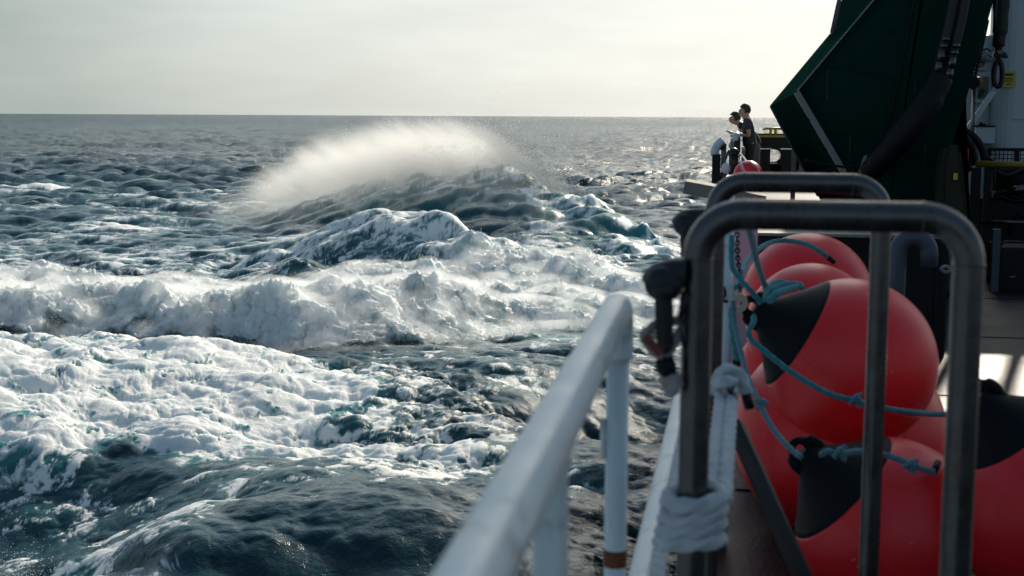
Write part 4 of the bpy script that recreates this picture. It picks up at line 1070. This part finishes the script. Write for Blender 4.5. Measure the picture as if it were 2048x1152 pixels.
# ------------------------------------------------------------------ superstructure
su = thing('deck_house', V((5, 20.3, DECK)), 'white painted deck house behind the green gantry', 'deck house')
b = B(); zt2 = P(1960, 70, 20.3).z
boxb(b, ((P(1925, 300, 20.3).x + 9.5) / 2, 21.2, (DECK + zt2) / 2), (9.5 - P(1925, 300, 20.3).x, 1.8, zt2 - DECK), bev=.03); obj('wall', b, M['white_wall'], su)
for k_, (u, v, w, h) in enumerate([(1962, 118, .16, .3), (1967, 175, .22, .42)]):
    b = B(); boxb(b, P(u, v, 20.26), (w, .05, h), bev=.01); fr2 = obj('locker_door', b, M['white_wall'], su)
    b = B(); boxb(b, P(u, v, 20.22), (w * .6, .02, h * .7)); obj('pane', b, M['glass'], fr2)
b = B(); boxb(b, P(1966, 270, 20.05), (.24, .4, .22), bev=.01); bx2 = obj('switch_box', b, M['white_wall'], su)
b = B(); boxb(b, P(1964, 255, 20.05) + V((0, 0, .02)), (.28, .44, .02)); obj('lid', b, M['dark'], bx2)
b = B(); tube(b, [P(1962, 252, 19.9), P(1962, 244, 19.9)], .02, 8); tube(b, [P(1957, 250, 19.9), P(1972, 249, 19.9)], .014, 8); obj('valve', b, M['dark'], bx2)
flat_bar(19.7, (1992, 176), (1928, 268), .07, .07, M['white'], 'diagonal_brace', su)
for v_ in (100, 112, 120):
    b = B(); tube(b, [P(1966, v_, 20.15), P(1974, v_ - 3, 20.15), P(1982, v_ + 3, 20.15)], .012, 6); obj('pipe_clip', b, M['dark'], su)
b = B(); tube(b, catmull([P(1953, 118, 20.15), P(1964, 112, 20.15), P(1972, 118, 20.15), P(1980, 122, 20.15)], 4), [.03, .07, .06, .02], 10); obj('flood_lamp', b, M['pale'], su)

tw_ = thing('mast_tower', V((6, 20.5, DECK)), 'tall white mast tower cut off by the right edge and top of the picture', 'tower')
TX0 = P(1986, 250, 20).x
tx1 = 9.5
G0, G1 = 9.95, 11.65            # gap added in the unseen upper tower so sun reaches the deck
def rbox(b, x0, x1, y0, y1, z0, z1, r=.25):
    pts_ = []
    for cx_, cy_, a0 in ((x0 + r, y0 + r, math.pi), (x1 - r, y0 + r, 1.5 * math.pi), (x1 - r, y1 - r, 0), (x0 + r, y1 - r, .5 * math.pi)):
        for a in np.linspace(a0, a0 + math.pi / 2, 7): pts_.append(V((cx_ + r * math.cos(a), cy_ + r * math.sin(a), z0)))
    prism(b, pts_, (0, 0, z1 - z0))
    for f in b.faces: f.smooth = False
b = B(); rbox(b, TX0, tx1, 20, 20.8, DECK, G0); obj('lower_wall', b, M['white_wall'], tw_)
b = B(); rbox(b, TX0 - .2, tx1, 19.9, 20.9, G1, 21.5); obj('added_shade_wall', b, M['white_wall'], tw_)  # unseen, added to block the sun and keep the foreground shaded
for k_ in range(12):
    x_ = TX0 + .1 + k_ * .42
    for y_ in (20.1,):
        b = B(); boxb(b, (x_, y_ + .2, (G0 + G1) / 2), (.13, .10, G1 - G0)); obj('added_stripe_post', b, M['white_wall'], tw_)  # unseen bars added to break the deck's sun patch into stripes
for z_ in (6.0, 7.6, 9.2):
    b = B(); boxb(b, ((TX0 + tx1) / 2, 19.99, z_), (tx1 - TX0 - .5, .012, .02)); obj('plate_seam', b, M['white_wall'], tw_)
b = B(); tube(b, [P(2010 - 7, 103, 19.97), P(2010 - 7, 103, 19.9)], .02, 8); obj('stud', b, M['dark'], tw_)
sg = thing('warning_sign', P(2017, 158, 19.96), 'small yellow warning sign on the white tower', 'sign')
b = B(); boxb(b, P(2017, 158, 19.96), (.19, .012, .21)); obj('plate', b, M['sign'], sg)
for v_, w_, hh in ((149, .13, .030), (157, .12, .012), (162, .11, .010), (168, .09, .010)):
    b = B(); boxb(b, P(2017, v_, 19.945), (w_, .004, hh)); obj('print_line', b, M['ink'], sg)

# hook block hanging in front of the tower
hk = thing('hook_block', P(1998, 120, 18), 'dark hook block with a long loop hanging in front of the white tower', 'hook')
b = B(); tube(b, catmull([P(2004, -120, 18), P(2003, -20, 18), P(2001, 50, 18), P(1998, 80, 18), P(1997, 104, 18)], 5), [.11, .10, .09, .075, .04], 14); obj('strap', b, M['brown'], hk)
b = B(); tube(b, [P(1995, -60, 17.9), P(1991, 20, 17.9), P(1992, 95, 17.9)], .022, 8); obj('wire', b, M['steel_dark'], hk)
b = B(); boxb(b, P(1999, 110, 18), (.15, .10, .07), bev=.02); boxb(b, P(2009, 113, 18), (.07, .05, .04)); obj('shackle', b, M['steel_dark'], hk)
b = B(); boxb(b, P(2000, 105, 17.93), (.06, .03, .05), bev=.01); obj('pin', b, M['steel'], hk)
b = B(); tube(b, catmull([P(1997, 120, 18), P(1990, 132, 18), P(1987, 155, 18), P(1991, 171, 18), P(2000, 171, 18), P(2004, 155, 18), P(2003, 132, 18)], 5, closed=True), .030, 10, closed=True); obj('long_link', b, M['steel_dark'], hk)
bl = thing('pulley_block', P(1950, 165, 19), 'black and yellow pulley block on the thin cable left of the hook', 'pulley')
b = B(); tube(b, [P(1946, 165, 19.05), P(1946, 165, 18.93)], .085, 16); obj('sheave', b, M['steel_dark'], bl)
b = B(); boxb(b, P(1958, 161, 19), (.08, .10, .09), bev=.02); obj('cheek', b, M['yellow'], bl)
b = B(); tube(b, [P(1972, 40, 19), P(1958, 110, 19), P(1948, 160, 19)], .016, 8); tube(b, [P(1977, 40, 19), P(1962, 110, 19), P(1950, 160, 19)], .012, 8); tube(b, [P(1948, 172, 19), P(1945, 250, 18), P(1940, 340, 17)], .024, 8); obj('cable', b, M['steel_dark'], bl)
for v_ in (130, 138, 146, 152):
    b = B(); ballb(b, P(1955 - (v_ - 130) * .25, v_, 18.97), .025, seg=8); obj('cable_clip', b, M['steel_dark'], bl)
b = B(); boxb(b, P(1947, 182, 19), (.07, .06, .18), bev=.01); obj('becket', b, M['pale'], bl)

b = B(); tube(b, [P(1917 + 6 * math.cos(a), 245 + 15 * math.sin(a), 21.5) for a in np.linspace(0, 2 * math.pi, 21)[:-1]], .045, 12, closed=True); single('lifebuoy', b, M['orange'], 'small red lifebuoy seen edge-on beside the deck house', 'lifebuoy')
lb = thing('fender_float', P(1926, 320, 18), 'red float hanging behind the canvas cover', 'float')
b = B(); ballb(b, P(1927, 318, 18), .155, .85, .8, 1.0); obj('body', b, M['red'], lb)
b = B(); ballb(b, P(1924, 342, 18), .10, .9, .8, .9); obj('tail', b, M['red'], lb)
cv = thing('curved_hoses', P(1905, 258, 17), 'pair of thick black hoses arching down to the rail by the deck house', 'hoses')
b = B(); tube(b, catmull([P(1898, 262, 16.8), P(1908, 258, 16.8), P(1928, 272, 16.8), P(1945, 298, 16.8), P(1951, 330, 16.8)], 6), .042, 12); obj('hose', b, M['rubber'], cv)
b = B(); tube(b, catmull([P(1900, 256, 17), P(1915, 256, 17), P(1945, 272, 17), P(1964, 298, 17), P(1971, 332, 17)], 6), .045, 12); obj('hose', b, M['rubber'], cv)
b = B(); ballb(b, P(1901, 277, 16.7), .045, 1.3, 1, .7); single('deck_lamp', b, M['white'], 'small white lamp at the upper end of the curved hoses', 'lamp')

# guard rail with mesh and the dark machinery in front of the deck house
gr_ = thing('mesh_guard', V((4.6, 18.4, DECK)), 'dark guard frame with wire mesh in front of the white tower', 'guard')
gz0, gz1 = P(2000, 445, 18.4).z, P(2000, 299, 18.4).z
gx0, gx1 = P(1972, 350, 18.4).x, 5.6
for u_ in (1974, 2031, 2088):
    x_ = P(u_, 350, 18.4).x; b = B(); boxb(b, (x_, 18.4, (DECK + gz1) / 2), (.06, .06, gz1 - DECK)); obj('upright', b, M['dark'], gr_)
b = B(); boxb(b, ((gx0 + gx1) / 2, 18.4, gz1), (gx1 - gx0, .05, .04)); obj('top_bar', b, M['dark'], gr_)
b = B(); boxb(b, ((gx0 + gx1) / 2, 18.4, gz0), (gx1 - gx0, .05, .04)); obj('bottom_bar', b, M['dark'], gr_)
b = B()
nxm = int((gx1 - gx0) / .05)
for k_ in range(nxm): boxb(b, (gx0 + k_ * .05, 18.4, (gz0 + gz1) / 2), (.010, .008, gz1 - gz0))
for k_ in range(int((gz1 - gz0) / .05)): boxb(b, ((gx0 + gx1) / 2, 18.407, gz0 + k_ * .05), (gx1 - gx0, .008, .010))
obj('mesh_wires', b, M['dark'], gr_, kind='stuff')
yr = thing('yellow_topped_rail', V((3.2, 16, DECK)), 'dark rail with a yellow top bar catching the sun, right of the gantry foot', 'rail')
ry = 16.0
b = B(); tube(b, [P(1952, 328, ry), P(2120, 331, ry)], .036, 14); obj('top_bar', b, M['yellow'], yr)
for u_ in (1953, 2110):
    q_ = P(u_, 335, ry); b = B(); boxb(b, (q_.x, ry, (DECK + q_.z) / 2), (.095, .08, q_.z - DECK)); obj('post', b, M['dark'], yr)
b = B(); tube(b, [P(1952, 444, ry), P(2120, 446, ry)], .022, 12); obj('lower_bar', b, M['steel'], yr)
q_ = P(1978, 335, ry); b = B(); boxb(b, (q_.x, ry + .1, (DECK + q_.z) / 2), (.06, .06, q_.z - DECK)); obj('post', b, M['dark'], yr)
wn = thing('deck_winch', V((4.0, 17, DECK)), 'dark greasy winch machinery behind the yellow-topped rail', 'winch')
b = B(); tube(b, [P(1985, 362, 17), P(2110, 362, 17)], .20, 22); obj('drum', b, M['dark'], wn)
b = B(); tube(b, [P(1978, 362, 17), P(1984, 362, 17)], .28, 22); obj('drum_flange', b, M['dark'], wn)
b = B(); tube(b, [P(2050, 362, 17), P(2056, 362, 17)], .28, 22); obj('drum_flange', b, M['dark'], wn)
b = B(); boxb(b, V((P(2040, 480, 17).x, 17, DECK + .38)), (1.1, .9, .76), bev=.03); obj('base', b, M['dark'], wn)
b = B(); tube(b, [P(2018, 383, 16.5), P(2048, 376, 16.5)], .045, 14); obj('ram', b, M['steel'], wn)
b = B(); tube(b, [P(1984, 410, 16.6), P(1984, 382, 16.6)], .05, 12); obj('cylinder', b, M['steel'], wn)
for q1 in ([(1990, 390), (2010, 383), (2030, 395), (2050, 388)], [(1985, 400), (2000, 392), (2020, 400), (2048, 402)], [(2020, 470), (2030, 440), (2044, 430), (2060, 445)], [(1996, 345), (2015, 352), (2035, 346), (2050, 340)]):
    b = B(); tube(b, catmull([P(u_, v_, 16.5) for u_, v_ in q1], 5), .025, 8); obj('hose', b, M['rubber'], wn)
b = B(); boxb(b, P(1992, 336, 16.9), (.10, .14, .10), bev=.02); boxb(b, P(2012, 342, 16.9), (.18, .14, .06), bev=.01); obj('brake_linkage', b, M['dark'], wn)
b = B(); tube(b, catmull([P(2000, 500, 14), P(2003, 488, 14), P(2015, 484, 14), P(2060, 485, 14)], 5), .014, 8); b2 = thing('tool_chest', V((2.9, 14.3, DECK)), 'black chest with a thin bent handle on the dark deck at the right', 'chest'); obj('handle', b, M['steel_dark'], b2)
b = B(); x_ = P(2002, 500, 14).x; boxb(b, (x_ + .55, 14.4, (DECK + P(2010, 495, 14).z) / 2), (1.1, .7, P(2010, 495, 14).z - DECK), bev=.02); obj('case', b, M['dark'], b2)
b = B(); tube(b, [P(2014, 555, 13.9), P(2030, 554, 13.9)], .016, 8); obj('latch', b, M['steel'], b2)
b = B(); boxb(b, V((P(1990, 530, 14).x, 14, DECK + .3)), (.07, .07, .6)); obj('leg', b, M['vent'], b2)
# low racks between: pale flat plates seen through the machinery
b = B(); boxb(b, V((4.6, 19.2, P(2000, 425, 19).z)), (3.2, .5, .22), bev=.02); single('pale_trunk', b, M['white_wall'], 'pale grey cable trunk behind the winch', 'trunk')

# ------------------------------------------------------------------ stern
sb = thing('stern_bulwark', V((.8, 33, DECK)), 'black stern bulwark with a yellow line near its top', 'bulwark')
bx0, bx1 = P(1512, 300, 33).x, 4.4
zb1 = P(1540, 267, 33).z
zh1, zh0 = P(1550, 299, 33).z, P(1550, 323, 33).z
hx0, hx1 = P(1540, 300, 33).x, P(1561, 300, 33).x
b = B(); boxb(b, ((bx0 + bx1) / 2, 33.1, (zh1 + .03 + zb1) / 2), (bx1 - bx0, .16, zb1 - zh1 - .03)); obj('upper_plate', b, M['dark'], sb)
b = B(); boxb(b, ((bx0 + bx1) / 2, 33.0, zb1 - .06), (bx1 - bx0, .05, .055)); obj('yellow_strip', b, M['yellow'], sb)
# plate with the D-shaped fairlead opening
outl = [(bx0, DECK), (bx1, DECK), (bx1, zh1 + .03), (bx0, zh1 + .03)]
cz_ = (zh0 + zh1) / 2; rz_ = (zh1 - zh0) / 2
hole = [(hx0, zh0), (hx0, zh1)] + [(hx1 - rz_ + rz_ * math.cos(a), cz_ + rz_ * math.sin(a)) for a in np.linspace(math.pi / 2, -math.pi / 2, 13)]
b = B(); plate_with_hole(b, outl, hole, 33.0, .12); obj('fairlead_plate', b, M['dark'], sb)
b = B(); boxb(b, ((hx0 + hx1) / 2, 32.9, P(1550, 327, 33).z), (hx1 - hx0 + .06, .1, .03)); obj('sill', b, M['pale'], sb)
for (ua, ub) in ((1515, 1541), (1562, 1592)):
    x_a, x_b = P(ua, 300, 32.4).x, P(ub, 300, 32.4).x; zz_ = P(1540, 299, 32.4).z
    b = B(); boxb(b, ((x_a + x_b) / 2, 32.5, (DECK + zz_) / 2), (x_b - x_a, .3, zz_ - DECK), bev=.01); q2 = obj('bollard_block', b, M['dark'], sb)
    b = B(); boxb(b, ((x_a + x_b) / 2, 32.5, zz_ + .012), (x_b - x_a + .03, .34, .02)); obj('cap_plate', b, M['white'], q2)
yc = thing('yellow_cleat', P(1547, 265, 33), 'yellow cleat standing on the black stern bulwark', 'cleat')
b = B(); tube(b, [P(1526, 259, 33), P(1532, 257, 33), P(1565, 257, 33)], .028, 10); obj('horn', b, M['yellow'], yc)
for u_ in (1541, 1551):
    b = B(); tube(b, [P(u_, 257, 33), P(u_, 270, 33)], .032, 10); obj('leg', b, M['yellow'], yc)
pb_ = thing('stern_post_pair', V((P(1588, 330, 22).x, 22, DECK)), 'pale post with two thin rods beside it at the foot of the gantry overhang', 'post')
x_ = P(1588, 300, 22).x; b = B(); boxb(b, (x_, 22, (DECK + P(1588, 297, 22).z) / 2), (.07, .07, P(1588, 297, 22).z - DECK)); obj('upright', b, M['pale'], pb_)
b = B(); tube(b, [P(1598, 285, 21), P(1596, 340, 21)], .03, 10); obj('rod', b, M['dark'], pb_)
b = B(); tube(b, [P(1614, 280, 21), P(1610, 302, 21)], [.035, .03], 10); obj('light_sleeve', b, M['pale'], pb_)
b = B(); tube(b, [P(1607, 302, 21), P(1602, 318, 21), P(1601, 345, 21)], [.03, .035, .04], 10); obj('taped_grip', b, M['white'], pb_)

# side bulwark by the two people
bw = thing('side_bulwark', V((-.17, 19, DECK)), 'dark side bulwark the two people lean on', 'bulwark')
b = B(); boxb(b, (-.13, 24.2, (DECK + 5.66) / 2), (.06, 17.4, 5.66 - DECK)); obj('plate', b, M['dark'], bw)
b = B(); tube(b, [V((-.13, 15.5, 5.69)), V((-.13, 33, 5.69))], .04, 14); obj('cap_rail', b, M['white'], bw)
lp = thing('stern_side_posts', V((P(1440, 340, 15).x, 15, DECK)), 'cluster of dark posts with white tops at the side rail near the people', 'posts')
def upr(u_, v0_, v1_, d_, w_, mt, nm='upright', par=lp):
    q1, q2 = P(u_, v0_, d_), P(u_, v1_, d_)
    b = B(); boxb(b, (q1.x, d_, (q1.z + q2.z) / 2), (w_, w_, abs(q1.z - q2.z)), bev=w_ * .12); return obj(nm, b, M[mt], par)
upr(1433, 308, 372, 14.5, .085, 'dark'); upr(1448, 286, 372, 14.6, .055, 'pale'); upr(1444, 283, 300, 14.55, .06, 'dark')
b = B(); tube(b, catmull([P(1429, 312, 14.5), P(1430, 300, 14.5), P(1437, 288, 14.5), P(1446, 280, 14.5)], 5), .042, 12); obj('white_elbow', b, M['white'], lp)
upr(1475, 274, 345, 14.8, .065, 'brown'); upr(1466, 276, 312, 15.0, .05, 'pale')
b = B(); ballb(b, P(1472, 275, 14.8), .045, 1, 1, 1.2); obj('white_cap', b, M['white'], lp)
b = B(); ballb(b, P(1467, 306, 14.2), .055, seg=14); tube(b, [P(1469, 308, 14.2), P(1470, 345, 14.2)], .045, 10); obj('dark_roller', b, M['steel_dark'], lp)
b = B(); ballb(b, P(1452, 337, 14.0), .048, .9, .9, 1.2); obj('white_float', b, M['white'], lp)
upr(1487, 298, 330, 15.5, .04, 'pale'); 
b = B(); ballb(b, P(1486, 297, 15.4), .022, seg=10); obj('knob', b, M['white'], lp)
for q1 in ([(1452, 318), (1458, 300), (1463, 318), (1470, 330)], [(1440, 352), (1446, 342), (1450, 352), (1455, 345)], [(1476, 318), (1486, 330), (1492, 345), (1500, 350)]):
    b = B(); tube(b, catmull([P(u_, v_, 14.0) for u_, v_ in q1], 5), .008, 6); obj('line', b, M['steel_dark'], lp)
b = B(); tube(b, [P(1431, 358, 14.5), P(1450, 357, 14.7), P(1478, 352, 15.6)], .028, 10); obj('bracket', b, M['dark'], lp)
fb_ = thing('buoy', P(1498, 350, 13.5), 'small far red buoy beside the side posts below the people', 'buoy')
b = B(); ballb(b, P(1496, 350, 13.5), .138, seg=30); obj('body', b, M['orange'], fb_)
b = B(); tube(b, [P(1520, 350, 13.42), P(1514, 334, 13.42), P(1500, 324, 13.42), P(1486, 326, 13.42)], .012, 8); tube(b, catmull([P(1478, 322, 13.35), P(1484, 335, 13.3), P(1490, 346, 13.3)], 4), .012, 8); obj('white_strop', b, M['white_rope'], fb_)
b = B(); ropeb(b, [P(1496, 329, 13.5), P(1489, 318, 14.2), P(1479, 306, 14.8)], .010); obj('lanyard', b, M['white_rope'], fb_)
pbd = thing('boarding_plank', P(1440, 375, 11), 'weathered grey plank sticking out over the side behind the second frame', 'plank')
q1, q2 = P(1370, 372, 11.2), P(1530, 402, 11.2)
L_ = q2 - q1; mid = (q1 + q2) / 2
zx = L_.normalized(); yx = V((0, 1, 0)); yx = (yx - zx * yx.dot(zx)).normalized(); xx_ = yx.cross(zx)
b = B(); boxb(b, mid, (.10, .42, L_.length), Matrix((xx_, yx, zx)).transposed(), .006); obj('board', b, M['wood'], pbd)
b = B(); q_ = P(1500, 400, 11.25); boxb(b, (.06, 11.25, (DECK + q_.z - .05) / 2), (.05, .05, q_.z - .05 - DECK)); obj('support_leg', b, M['dark'], pbd)
b = B(); boxb(b, mid + xx_ * (.012) + V((0, .0, .055)), (.012, .40, L_.length * .9), Matrix((xx_, yx, zx)).transposed()); obj('tread_plate', b, M['pale'], pbd)

# ------------------------------------------------------------------ the two people
def skin_obj(name, verts, edges, radii, mat, parent, sub=2, root=0):
    me = bpy.data.meshes.new(name); me.from_pydata([tuple(V(v) - parent.location) for v in verts], edges, []); me.update()
    o = link_mesh(name, me, mat, parent)
    md = o.modifiers.new('skin', 'SKIN'); md.use_smooth_shade = True
    for i, r_ in enumerate(radii):
        sv_ = me.skin_vertices[0].data[i]; sv_.radius = (r_, r_) if isinstance(r_, float) else r_; sv_.use_root = (i == root)
    s_ = o.modifiers.new('sub', 'SUBSURF'); s_.levels = sub; s_.render_levels = sub
    return o
def person(org, J, label, shirt, legs_mat, short):
    """J: joint positions relative to org (x = inboard, y = aft, z = up); faces -x"""
    t_ = thing('person', org, label, 'person', 'people leaning on the rail')
    q = {k: V(org) + V(v) for k, v in J.items()}
    names = ['pelvis', 'belly', 'chest', 'neck', 'head', 'crown', 'hipL', 'kneeL', 'ankL', 'toeL', 'hipR', 'kneeR', 'ankR', 'toeR', 'shL', 'elL', 'wrL', 'haL', 'shR', 'elR', 'wrR', 'haR']
    rad = dict(pelvis=.125, belly=.12, chest=.135, neck=.058, head=.092, crown=.080, hipL=.085, kneeL=.055, ankL=.038, toeL=.035, hipR=.085, kneeR=.055, ankR=.038, toeR=.035,
               shL=.055, elL=.044, wrL=.033, haL=.042, shR=.055, elR=.044, wrR=.033, haR=.042)
    ed = [('pelvis', 'belly'), ('belly', 'chest'), ('chest', 'neck'), ('neck', 'head'), ('head', 'crown'), ('pelvis', 'hipL'), ('hipL', 'kneeL'), ('kneeL', 'ankL'), ('ankL', 'toeL'), ('pelvis', 'hipR'), ('hipR', 'kneeR'),
          ('kneeR', 'ankR'), ('ankR', 'toeR'), ('chest', 'shL'), ('shL', 'elL'), ('elL', 'wrL'), ('wrL', 'haL'), ('chest', 'shR'), ('shR', 'elR'), ('elR', 'wrR'), ('wrR', 'haR')]
    vs = [q[n] for n in names]; ix = {n: i for i, n in enumerate(names)}
    es = [(ix[a], ix[c]) for a, c in ed]; rs = [rad[n] for n in names]
    # nose, chin and fingers grow out of the same body
    hd = q['head']; fx = V(J.get('face', (-1, 0, 0))).normalized()
    def addv(p, r_, frm): vs.append(p); rs.append(r_); es.append((frm, len(vs) - 1)); return len(vs) - 1
    addv(hd + fx * .105 + V((0, 0, -.005)), .014, ix['head'])
    addv(hd + fx * .060 + V((0, 0, -.085)), .034, ix['head'])
    for s_ in (-1, 1): addv(hd + fx.cross(V((0, 0, 1))) * .085 * s_ + V((0, 0, -.01)), .016, ix['head'])
    for hh in ('L', 'R'):
        h0 = ix['ha' + hh]; d_ = (q['ha' + hh] - q['wr' + hh]).normalized()
        sd = d_.cross(V((0, 0, 1))).normalized()
        for k in range(4):
            a = addv(q['ha' + hh] + d_ * .045 + sd * (k - 1.5) * .022, .009, h0); addv(vs[a] + d_ * (.035 - .006 * abs(k - 1.5)) + V((0, 0, -.022)), .008, a)
        a = addv(q['ha' + hh] + d_ * .01 + sd * .045, .010, h0); addv(vs[a] + d_ * .035, .009, a)
    skin_obj('body', vs, es, rs, M['skin'], t_, 1)
    # clothes
    q['hem'] = q['pelvis'] - (q['belly'] - q['pelvis']) * .55
    sn = ['hem', 'belly', 'chest', 'collar', 'shL', 'slL', 'shR', 'slR']
    q['collar'] = q['chest'].lerp(q['neck'], .75); q['slL'] = q['shL'].lerp(q['elL'], .62); q['slR'] = q['shR'].lerp(q['elR'], .62)
    skin_obj('shirt', [q[n] for n in sn], [(0, 1), (1, 2), (2, 3), (2, 4), (4, 5), (2, 6), (6, 7)], [.158, .150, .166, .070, .080, .066, .080, .066], M[shirt], t_, 2)
    e_ = .45 if short else .93
    for h in 'LR': q['m' + h] = q['hip' + h].lerp(q['knee' + h], .9); q['e' + h] = q['knee' + h].lerp(q['ank' + h], e_ if not short else .12)
    q['waist'] = q['pelvis'].lerp(q['belly'], .9)
    skin_obj('shorts' if short else 'trousers', [q[n] for n in ('waist', 'pelvis', 'hipL', 'mL', 'eL', 'hipR', 'mR', 'eR')], [(0, 1), (1, 2), (2, 3), (3, 4), (1, 5), (5, 6), (6, 7)], [.138, .146, .104, .078, .070, .104, .078, .070], M[legs_mat], t_, 2, 1)
    for h in 'LR':
        b = B(); c_ = q['ank' + h].lerp(q['toe' + h], .5); dd = (q['toe' + h] - q['ank' + h]); boxb(b, V((c_.x, c_.y, org.z + .042)), (.26, .095, .08), bev=.03); obj('shoe', b, M['rubber'], t_)
    b = B()
    ballb(b, hd.lerp(q['crown'], .15) - fx * .026 + V((0, 0, .022)), .110, 1.05, .95, 1.08, 18)
    for v_ in list(b.verts):
        v_.co += V((rnd.gauss(0, .003), rnd.gauss(0, .003), rnd.gauss(0, .004)))
        if (v_.co - hd).dot(fx) > .02 and v_.co.z < hd.z + .075: v_.co -= fx * ((v_.co - hd).dot(fx) - .01)
    obj('hair', b, M['hair'], t_)
    return t_
b = B(); boxb(b, (.9, 28.7, DECK + .065), (2.0, 4.2, .13), bev=.01); single('low_step', b, M['dark'], 'low dark step on the deck that the two people stand on', 'step')
D_ = DECK + .13
oA = V((P(1497, 300, 28).x, 28.0, D_))
hA = P(1487, 223, 28) - oA
person(oA, dict(pelvis=(.03, 0, .93), belly=(.01, 0, 1.10), chest=(-.03, 0, 1.35), neck=(-.055, 0, 1.52), head=(hA.x, 0, 1.635), crown=(hA.x + .015, 0, 1.70),
    hipL=(.03, -.10, .86), kneeL=(.0, -.12, .47), ankL=(.05, -.12, .08), toeL=(-.08, -.13, .05), hipR=(.03, .10, .86), kneeR=(.03, .14, .47), ankR=(.09, .15, .08), toeR=(-.04, .16, .05),
    shL=(-.03, -.19, 1.445), elL=(.0, -.25, 1.15), wrL=(-.20, -.20, 1.19), haL=(-.27, -.18, 1.175), shR=(-.04, .19, 1.445), elR=(-.05, .25, 1.16), wrR=(-.24, .18, 1.20), haR=(-.30, .16, 1.18), face=(-1, -.35, -.05)),
    'taller person in a charcoal T-shirt and black trousers, hands on the bulwark rail', 'tee', 'trouser', False)
oB = V((P(1511, 300, 29).x, 29.0, D_))
hB = P(1468, 238, 29) - oB
person(oB, dict(pelvis=(.0, 0, .97), belly=(-.06, 0, 1.10), chest=(-.23, 0, 1.29), neck=(-.34, 0, 1.41), head=(hB.x, 0, 1.485), crown=(hB.x - .01, 0, 1.555),
    hipL=(.0, -.10, .88), kneeL=(-.02, -.12, .48), ankL=(.03, -.12, .08), toeL=(-.10, -.13, .05), hipR=(.0, .10, .88), kneeR=(.03, .14, .48), ankR=(.08, .15, .08), toeR=(-.05, .16, .05),
    shL=(-.28, -.18, 1.36), elL=(-.33, -.20, 1.17), wrL=(-.47, -.05, 1.19), haL=(-.525, -.01, 1.22), shR=(-.29, .18, 1.36), elR=(-.34, .20, 1.17), wrR=(-.47, .05, 1.19), haR=(-.52, .03, 1.215), face=(-1, -.2, -.08)),
    'shorter person in a black T-shirt and grey shorts, leaning forward with clasped hands', 'black_tee', 'shorts', True)
